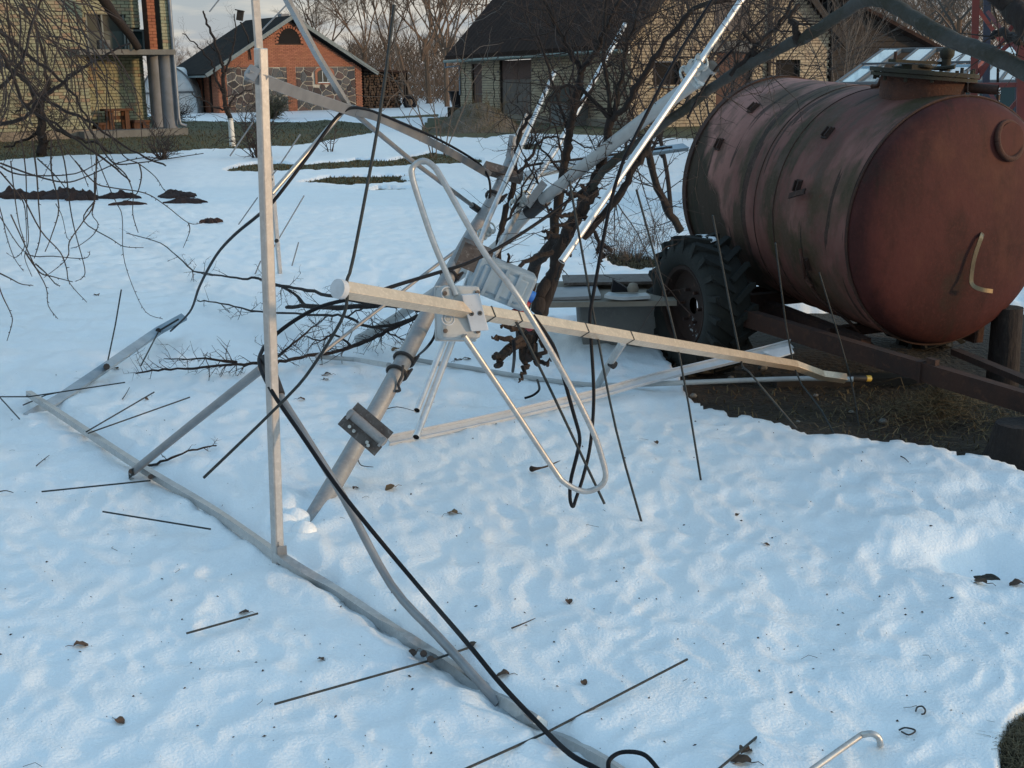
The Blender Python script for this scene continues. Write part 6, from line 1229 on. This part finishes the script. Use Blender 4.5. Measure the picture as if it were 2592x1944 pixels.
# ---------- small trees and shrubs, middle distance
tb_ = gd(589, 371); SA = thing('whitewashed_sapling', 'young fruit tree with a whitewashed stem in the grass left of the upright', 'tree', tb_); Ys = tb_[1]
MB().tube([tb_, at(586, 335, Ys), at(583, 300, Ys)], [.085, .075, .07], 8).build('whitewashed_trunk', M['wht'], SA); sm_ = MB()
for P, r in (([(583, 302), (572, 270), (566, 210), (563, 170), (545, 110), (520, 50), (514, 28)], (.07, .02)), ([(568, 245), (545, 190), (530, 150), (497, 115), (462, 85)], (.035, .012)), ([(566, 190), (580, 150), (595, 100), (593, 35)], (.035, .012)), ([(575, 275), (600, 240), (640, 225)], (.03, .01)), ([(563, 165), (548, 130), (525, 105)], (.02, .01)), ([(575, 280), (540, 270), (500, 245), (480, 235)], (.03, .01))):
    pts, rad = limb([at(x, y, Ys) for x, y in P], r, 6, .02, r1); MB().tube(pts, rad, 6).build('branch', M['bark'], SA); deco(sm_, pts, rad, 16, .45, r1, 1, rs=.5)
sm_.build('twigs', M['twig'], SA, kind='stuff')
cb_ = gd(106, 395); SC_ = thing('crooked_tree', 'small crooked dark tree in the grass before the yellow house', 'tree', cb_); Yc = cb_[1]; sm_ = MB()
for P, r in (([(109, 395), (103, 330), (100, 262), (112, 235)], (.12, .08)), ([(112, 240), (140, 225), (180, 185), (228, 160)], (.06, .02)), ([(104, 250), (70, 265), (40, 285)], (.05, .02)), ([(100, 290), (150, 330), (200, 352), (250, 365), (300, 400)], (.05, .02)), ([(101, 270), (60, 200), (30, 120), (20, 40)], (.05, .02)), ([(112, 236), (115, 150), (90, 60)], (.05, .02)), ([(103, 330), (50, 360), (10, 372)], (.04, .02))):
    pts, rad = limb([at(x, y, Yc - .2) for x, y in P], r, 6, .03, r1); MB().tube(pts, rad, 7).build('branch', M['bark'], SC_); deco(sm_, pts, rad, 30, 1.0, r1, 2, rs=.5, thorn=False)
sm_.build('twigs', M['twig'], SC_, kind='stuff')
def shrub(x, y, H, W, n, lab, m='twig', seed=1, name='shrub', rr=.006):
    rng = random.Random(seed); b = gd(x, y); mb = MB()
    for i in range(n):
        a = rng.uniform(0, 2 * pi); d = nrm([cos(a) * W, sin(a) * W, 1]); twig(mb, b + np.array([cos(a), sin(a), 0]) * .04, d, H * rng.uniform(.5, 1.1), rr, rng, 1, .0, 3, False, .5)
    return one(mb, name, M[m], lab, 'shrub', base=b)
shrub(650, 405, 1.5, .45, 24, 'bare leafless shrub behind the upright beside the green strip', seed=2, rr=.014)
shrub(412, 408, .8, .9, 26, 'low dark shrub at the snow edge left of the whitewashed sapling', seed=3, rr=.014)
shrub(430, 312, 1.6, 1.2, 60, 'bare spiky bush in front of the polytunnel', seed=4, rr=.02)
shrub(690, 303, 1.2, .6, 120, 'yellowish clipped bush in the snow before the red house', 'hay', 5, rr=.02)
shrub(1335, 378, .8, .5, 22, 'small tufty shrub alone in the snow left of the mast top', seed=6, rr=.012)
shrub(1098, 400, 3.8, .06, 3, 'slim bare sapling rising from the grass strip', 'birch', 7, 'sapling', .016); shrub(1124, 395, 3.4, .05, 3, 'second slim sapling close right of the first one', 'birch', 8, 'sapling', .016)
shrub(1240, 335, 1.5, .5, 20, 'dry weeds on the right flank of the earth mound', 'hay', 9, rr=.01)
shrub(1600, 668, .45, .5, 46, 'wiry dry weeds beside the trailer wheel', 'birch', 10, 'weeds', .0028); shrub(1560, 655, .35, .8, 30, 'wiry weeds left of the trailer wheel clump', 'twig', 11, 'weeds', .0028)
shrub(1660, 640, .5, .4, 24, 'tall weeds touching the tyre', 'twig', 13, 'weeds', .0028)
shrub(2100, 395, 1.6, .7, 40, 'bare bushes before the dark timber shed', 'birch', 14, rr=.012); shrub(1950, 380, 1.4, .6, 40, 'bare bushes under the gable windows', 'twig', 15, rr=.012)
shrub(835, 390, .9, .25, 5, 'thin stake like weed in the snow below the stay', 'twig', 16, rr=.012)
# ---------- far trees
def proto(seed, H, dep, spread, m, upk=.10, base=.32, n0=5):
    rng = random.Random(seed); mb = MB(); tr = MB()
    def grow(p, d, ln, r, dp):
        pts = [p]; k = 4
        for i in range(k):
            d = nrm(d + np.array([rng.gauss(0, .12), rng.gauss(0, .12), rng.gauss(0, .08) + upk * (1 if dp > 1 else .3)])); p = p + d * ln / k; pts.append(p)
            if dp > 0 and i > 0:
                for _ in range(2 if dp < dep else 1):
                    q = nrm(d + np.array([rng.gauss(0, spread), rng.gauss(0, spread), rng.gauss(0, spread * .6)])); grow(p, q, ln * rng.uniform(.42, .66), r * .5, dp - 1)
        (mb).tube(pts, list(np.linspace(r, r * .45, len(pts))), 3, cap=False)
    top = np.array([rng.gauss(0, .04 * H), 0, H * base]); tr.tube([(0, 0, -.3), top * .5, top], [H * .016, H * .013, H * .011], 7)
    for i in range(n0):
        a = 2 * pi * i / n0 + rng.random(); grow(top * rng.uniform(.7, 1), nrm([cos(a) * spread, sin(a) * spread, 1.1]), H * rng.uniform(.3, .45), H * .007, dep)
    a = tr.build('trunk', M['twig_far'], None); b = mb.build('crown', m, None); da, db = a.data, b.data; bpy.data.objects.remove(a); bpy.data.objects.remove(b); return da, db
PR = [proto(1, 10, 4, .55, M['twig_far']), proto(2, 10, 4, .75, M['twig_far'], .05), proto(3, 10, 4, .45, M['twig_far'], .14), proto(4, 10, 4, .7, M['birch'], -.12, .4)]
ft = [(770, 262, 118, 9.5, 0, 'far bare tree just right of the red house gable'), (860, 250, 100, 12, 1, 'broad bare tree above the firewood lean to'), (930, 250, 92, 12.5, 0, 'tall bare tree catching evening light, left of the thin black rod top'), (985, 245, 96, 13, 2, 'upright bare tree between the rod and the garage roof'), (1040, 248, 84, 12, 1, 'spreading bare tree behind the two slim saplings'), (1085, 250, 90, 14, 0, 'tall bare tree rising at the garage roof edge'), (1130, 252, 78, 11, 2, 'bare tree close to the garage gutter corner'),
      (1165, 250, 95, 13, 1, 'bare tree behind the far garage corner'), (1005, 240, 130, 10, 2, 'small distant tree in the gap beyond the saplings'), (905, 240, 140, 9, 1, 'faint distant tree behind the lean to'), (455, 240, 130, 6.6, 1, 'far tree left of the red house roof'), (500, 240, 140, 6.6, 0, 'far tree just behind the red roof eave'), (415, 240, 125, 6.0, 2, 'far tree beside the downpipe'), (1200, 250, 110, 14, 0, 'tree mostly hidden by the garage roof'),
      (2270, 240, 62, 8.5, 3, 'pale birch crown above the timber shed roof'), (2340, 240, 55, 8.5, 3, 'drooping birch left of the red tower'), (2420, 240, 50, 8.6, 3, 'dense birch crown directly behind the red tower leg'), (2500, 240, 48, 8.2, 1, 'bare tree seen through the red tower'), (2570, 240, 55, 9.5, 3, 'birch at the right picture edge'), (2210, 240, 75, 7.5, 1, 'low bare tree peeping over the shed roof'), (2380, 240, 80, 8, 0, 'thin tree between the birches')]
r3 = random.Random(9)
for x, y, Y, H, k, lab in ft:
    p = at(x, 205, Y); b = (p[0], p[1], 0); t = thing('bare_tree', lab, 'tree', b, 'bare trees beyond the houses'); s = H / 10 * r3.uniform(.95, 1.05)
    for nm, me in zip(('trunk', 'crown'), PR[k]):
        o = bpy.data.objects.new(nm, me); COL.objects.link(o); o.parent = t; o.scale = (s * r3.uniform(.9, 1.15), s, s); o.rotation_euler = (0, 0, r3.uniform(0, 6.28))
# undergrowth along the far tree line: one mass nobody could count
mb = MB(); mb.sm = False
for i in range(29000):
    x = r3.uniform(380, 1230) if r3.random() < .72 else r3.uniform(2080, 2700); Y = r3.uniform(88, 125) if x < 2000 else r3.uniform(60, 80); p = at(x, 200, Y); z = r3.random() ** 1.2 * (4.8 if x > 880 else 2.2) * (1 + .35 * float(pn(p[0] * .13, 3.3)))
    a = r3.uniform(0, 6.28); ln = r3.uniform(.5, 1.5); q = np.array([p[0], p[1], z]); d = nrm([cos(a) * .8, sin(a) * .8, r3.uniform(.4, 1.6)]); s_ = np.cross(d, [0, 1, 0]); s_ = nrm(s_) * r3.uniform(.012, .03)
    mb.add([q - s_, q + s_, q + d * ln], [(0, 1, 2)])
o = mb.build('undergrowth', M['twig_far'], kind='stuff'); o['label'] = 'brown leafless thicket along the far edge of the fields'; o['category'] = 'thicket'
# ============================================================ SMALL THINGS ON THE SNOW
def leaf(x, y, s, lab, m='leaf', seed=0, up=.004):
    rng = random.Random(seed * 13 + 5); c = sg(x, y, up); a = rng.uniform(0, 6.28); u = np.array([cos(a), sin(a), 0.]); v = np.array([-sin(a), cos(a), 0.]); vs = []; nA = 5; fs = []
    for i in range(nA + 1):
        t = i / nA; wd_ = s * .42 * sin(pi * min(max(t, .04), .97)) ** .7
        for j in (-1, 0, 1): vs.append(c + u * s * (t - .5) + v * wd_ * j + Zv * (abs(j) * s * rng.uniform(.02, .2) + s * .12 * sin(t * 5)))
    for i in range(nA):
        for j in range(2): k = i * 3 + j; fs.append((k, k + 1, k + 4, k + 3))
    mb = MB().add(vs, fs); st_ = c - u * s * .5; mb.tube([st_, st_ - u * s * .35 + Zv * s * .1, st_ - u * s * .6 + v * s * .1], [s * .03, s * .025, s * .02], 4)
    return one(mb, 'dead_leaf', M[m], lab, 'leaf', 'dead leaves on the snow', base=c)
LV = [(988, 1236, .055, 'tan oak leaf right of the cable below the mast', 'leaf_tan'), (900, 1235, .035, 'thin brown leaf left of the tan leaf', 'leaf'), (763, 1010, .04, 'brown leaf right of the upright at cable height', 'leaf'), (1145, 1297, .05, 'pale grey leaf on the snow below the mast', 'leaf_tan'), (205, 1633, .045, 'dark leaf on the lower left snow, nearer the left edge', 'leaf'), (303, 1825, .035, 'dark oval leaf at the very lower left', 'leaf'), (617, 1550, .035, 'brown leaf resting against the short loose rod', 'leaf'), (812, 1668, .028, 'small dark leaf left of the lower boom', 'leaf'),
      (1191, 1632, .05, 'torn leaf caught under the black cable', 'leaf'), (1272, 1708, .042, 'reddish torn leaf right of the black cable', 'leaf'), (1045, 1655, .04, 'dark crumpled leaf on the lower boom', 'leaf'), (2478, 1473, .055, 'large round brown leaf in the hollow at right', 'leaf'), (2572, 1478, .05, 'brown leaf at the right edge in the hollow', 'leaf'), (1661, 1120, .03, 'curled leaf under the channel bar', 'leaf'), (245, 747, .05, 'brown leaf on the far left snow', 'leaf'), (1182, 908, .045, 'dark leaf by the thin white pipe', 'leaf'), (1160, 912, .05, 'darker leaf beside the thin white pipe', 'leaf'),
      (825, 948, .045, 'shadowed leaf among the fallen twigs', 'leaf'), (825, 960, .03, 'little leaf under the fallen twigs', 'leaf'), (1440, 1523, .032, 'dark leaf crumb in the middle snow', 'leaf'), (1478, 1728, .026, 'notched dark crumb near the long loose rod', 'leaf'), (1941, 1378, .024, 'dark scrap on the sunlit snow below the bent rod', 'leaf'), (1866, 1303, .022, 'dark scrap right of the straight hanging rod', 'leaf'), (1888, 1900, .045, 'dark curled scrap by the half buried rod', 'leaf'), (1875, 1928, .055, 'larger dark curled scrap near the bottom edge', 'leaf'),
      (370, 1010, .03, 'dark leaf left of the strut', 'leaf'), (290, 932, .05, 'dark leaf beside the sunken bar', 'leaf'), (1000, 885, .05, 'brown leaf caught by the mast', 'leaf_tan'), (690, 1190, .0, '', 'leaf')]
for i, (x, y, s, lab, m) in enumerate(LV):
    if s: leaf(x, y, s * (.85 if y > 1000 else 1.1), lab, m, i)
for x, y, Y in ((982, 880, 5.05), (1290, 565, 5.6), (1275, 575, 5.6)): pass
mb = MB(); mb.sm = False; r4 = random.Random(31)
for i in range(750):
    x = r4.uniform(-20, 2612); y = 940 + (r4.random() ** 1.3) * 1004
    if y < 1260 and x > 1900 and y < 1010 + (x - 1900) * .26: continue
    c = sg(x, y, .001); s = r4.choice((.0008, .0011, .0011, .0015, .0028)) * r4.uniform(.6, 1.3); a = r4.uniform(0, 6.28); d = np.array([cos(a), sin(a), .2]) * s * r4.uniform(1, 2.4); e = np.array([-sin(a), cos(a), .3]) * s
    mb.add([c - d, c + e, c + d, c - e, c + Zv * s * 1.2], [(0, 1, 4), (1, 2, 4), (2, 3, 4), (3, 0, 4)])
for i in range(26):
    x = r4.uniform(0, 2500); y = r4.uniform(950, 1944)
    if y < 1260 and x > 1900: continue
    c = sg(x, y, .004); a = r4.uniform(0, 6.28); ln = r4.uniform(.015, .05); P = [c, c + np.array([cos(a), sin(a), .05]) * ln * .5 + Zv * .003, c + np.array([cos(a + .5), sin(a + .5), 0]) * ln]
    mb.tube(P, .0007, 3, cap=False)
o = mb.build('litter', M['crumb'], kind='stuff'); o['label'] = 'scattered dark bark crumbs and needles on the snow'; o['category'] = 'litter'
def soil(x, y, wx, wy, h, lab, seed):
    rng = random.Random(seed); c = gd(x, y, .06); mb = MB(); vs = []; fs = []; a_, b_ = 8, 26
    for i in range(a_ + 1):
        for j in range(b_):
            t = 2 * pi * j / b_; rr = i / a_ * (.9 + .8 * float(fbm(cos(t) * 2.2 + seed, sin(t) * 2.2, 3))); X = c[0] + cos(t) * wx * rr; Y = c[1] + sin(t) * wy * rr; vs.append((X, Y, .03 + h * (1 - (i / a_) ** 2) * (.55 + 1.5 * abs(float(fbm(X * 6, Y * 9, 3)))) - (.06 if i == a_ else 0) + sz(X, Y) * .7))
    for i in range(a_):
        for j in range(b_): j2 = (j + 1) % b_; fs.append((i * b_ + j, i * b_ + j2, (i + 1) * b_ + j2, (i + 1) * b_ + j))
    mb.add(vs, fs); one(mb, 'soil_heap', M['soil'], lab, 'soil', 'dark soil heaps thrown on the snow', base=(c[0], c[1], .03))
soil(150, 505, .62, .16, .13, 'long dark molehill row behind the hanging twigs at left', 1); soil(30, 500, .35, .15, .10, 'dark soil heap at the left picture edge', 2); soil(205, 508, .25, .16, .14, 'darker soil bump joined to the right end of the long row', 3); soil(300, 503, .36, .10, .08, 'thin dark soil streak right of the long row', 4); soil(448, 500, .26, .22, .08, 'dark soil heap on its own, larger one right of the twigs', 5); soil(470, 515, .3, .14, .06, 'dark soil spread in front of the lone heap', 6); soil(532, 564, .13, .08, .06, 'small dark soil lump below the lone heap', 7); soil(320, 521, .3, .05, .04, 'narrow soil smear nearest the camera at left', 8)
# snow crumbs piled over the mast foot
for i, (x, y, s) in enumerate(((720, 1330, .045), (748, 1318, .05), (770, 1345, .04), (735, 1352, .05), (705, 1345, .035))):
    c = sg(x, y, .0); s *= 1.25; mb = MB(); mb.tube([c - Zv * .02, c, c + Zv * s * .5, c + Zv * s * .8], [s * .9, s, s * .75, s * .1], 12); o = one(mb, 'snow_lump', M['snow'], ['snow lump at the left of the mast foot', 'highest snow lump against the mast foot', 'snow lump on the right of the mast foot', 'snow lump in front of the mast foot', 'leftmost small snow lump by the mast foot'][i], 'snow lump', 'snow lumps round the mast foot')
    sb = o.modifiers.new('soft', 'SUBSURF'); sb.levels = 2; sb.render_levels = 2
for o in bpy.data.objects:
    if '_o' in o: del o['_o']
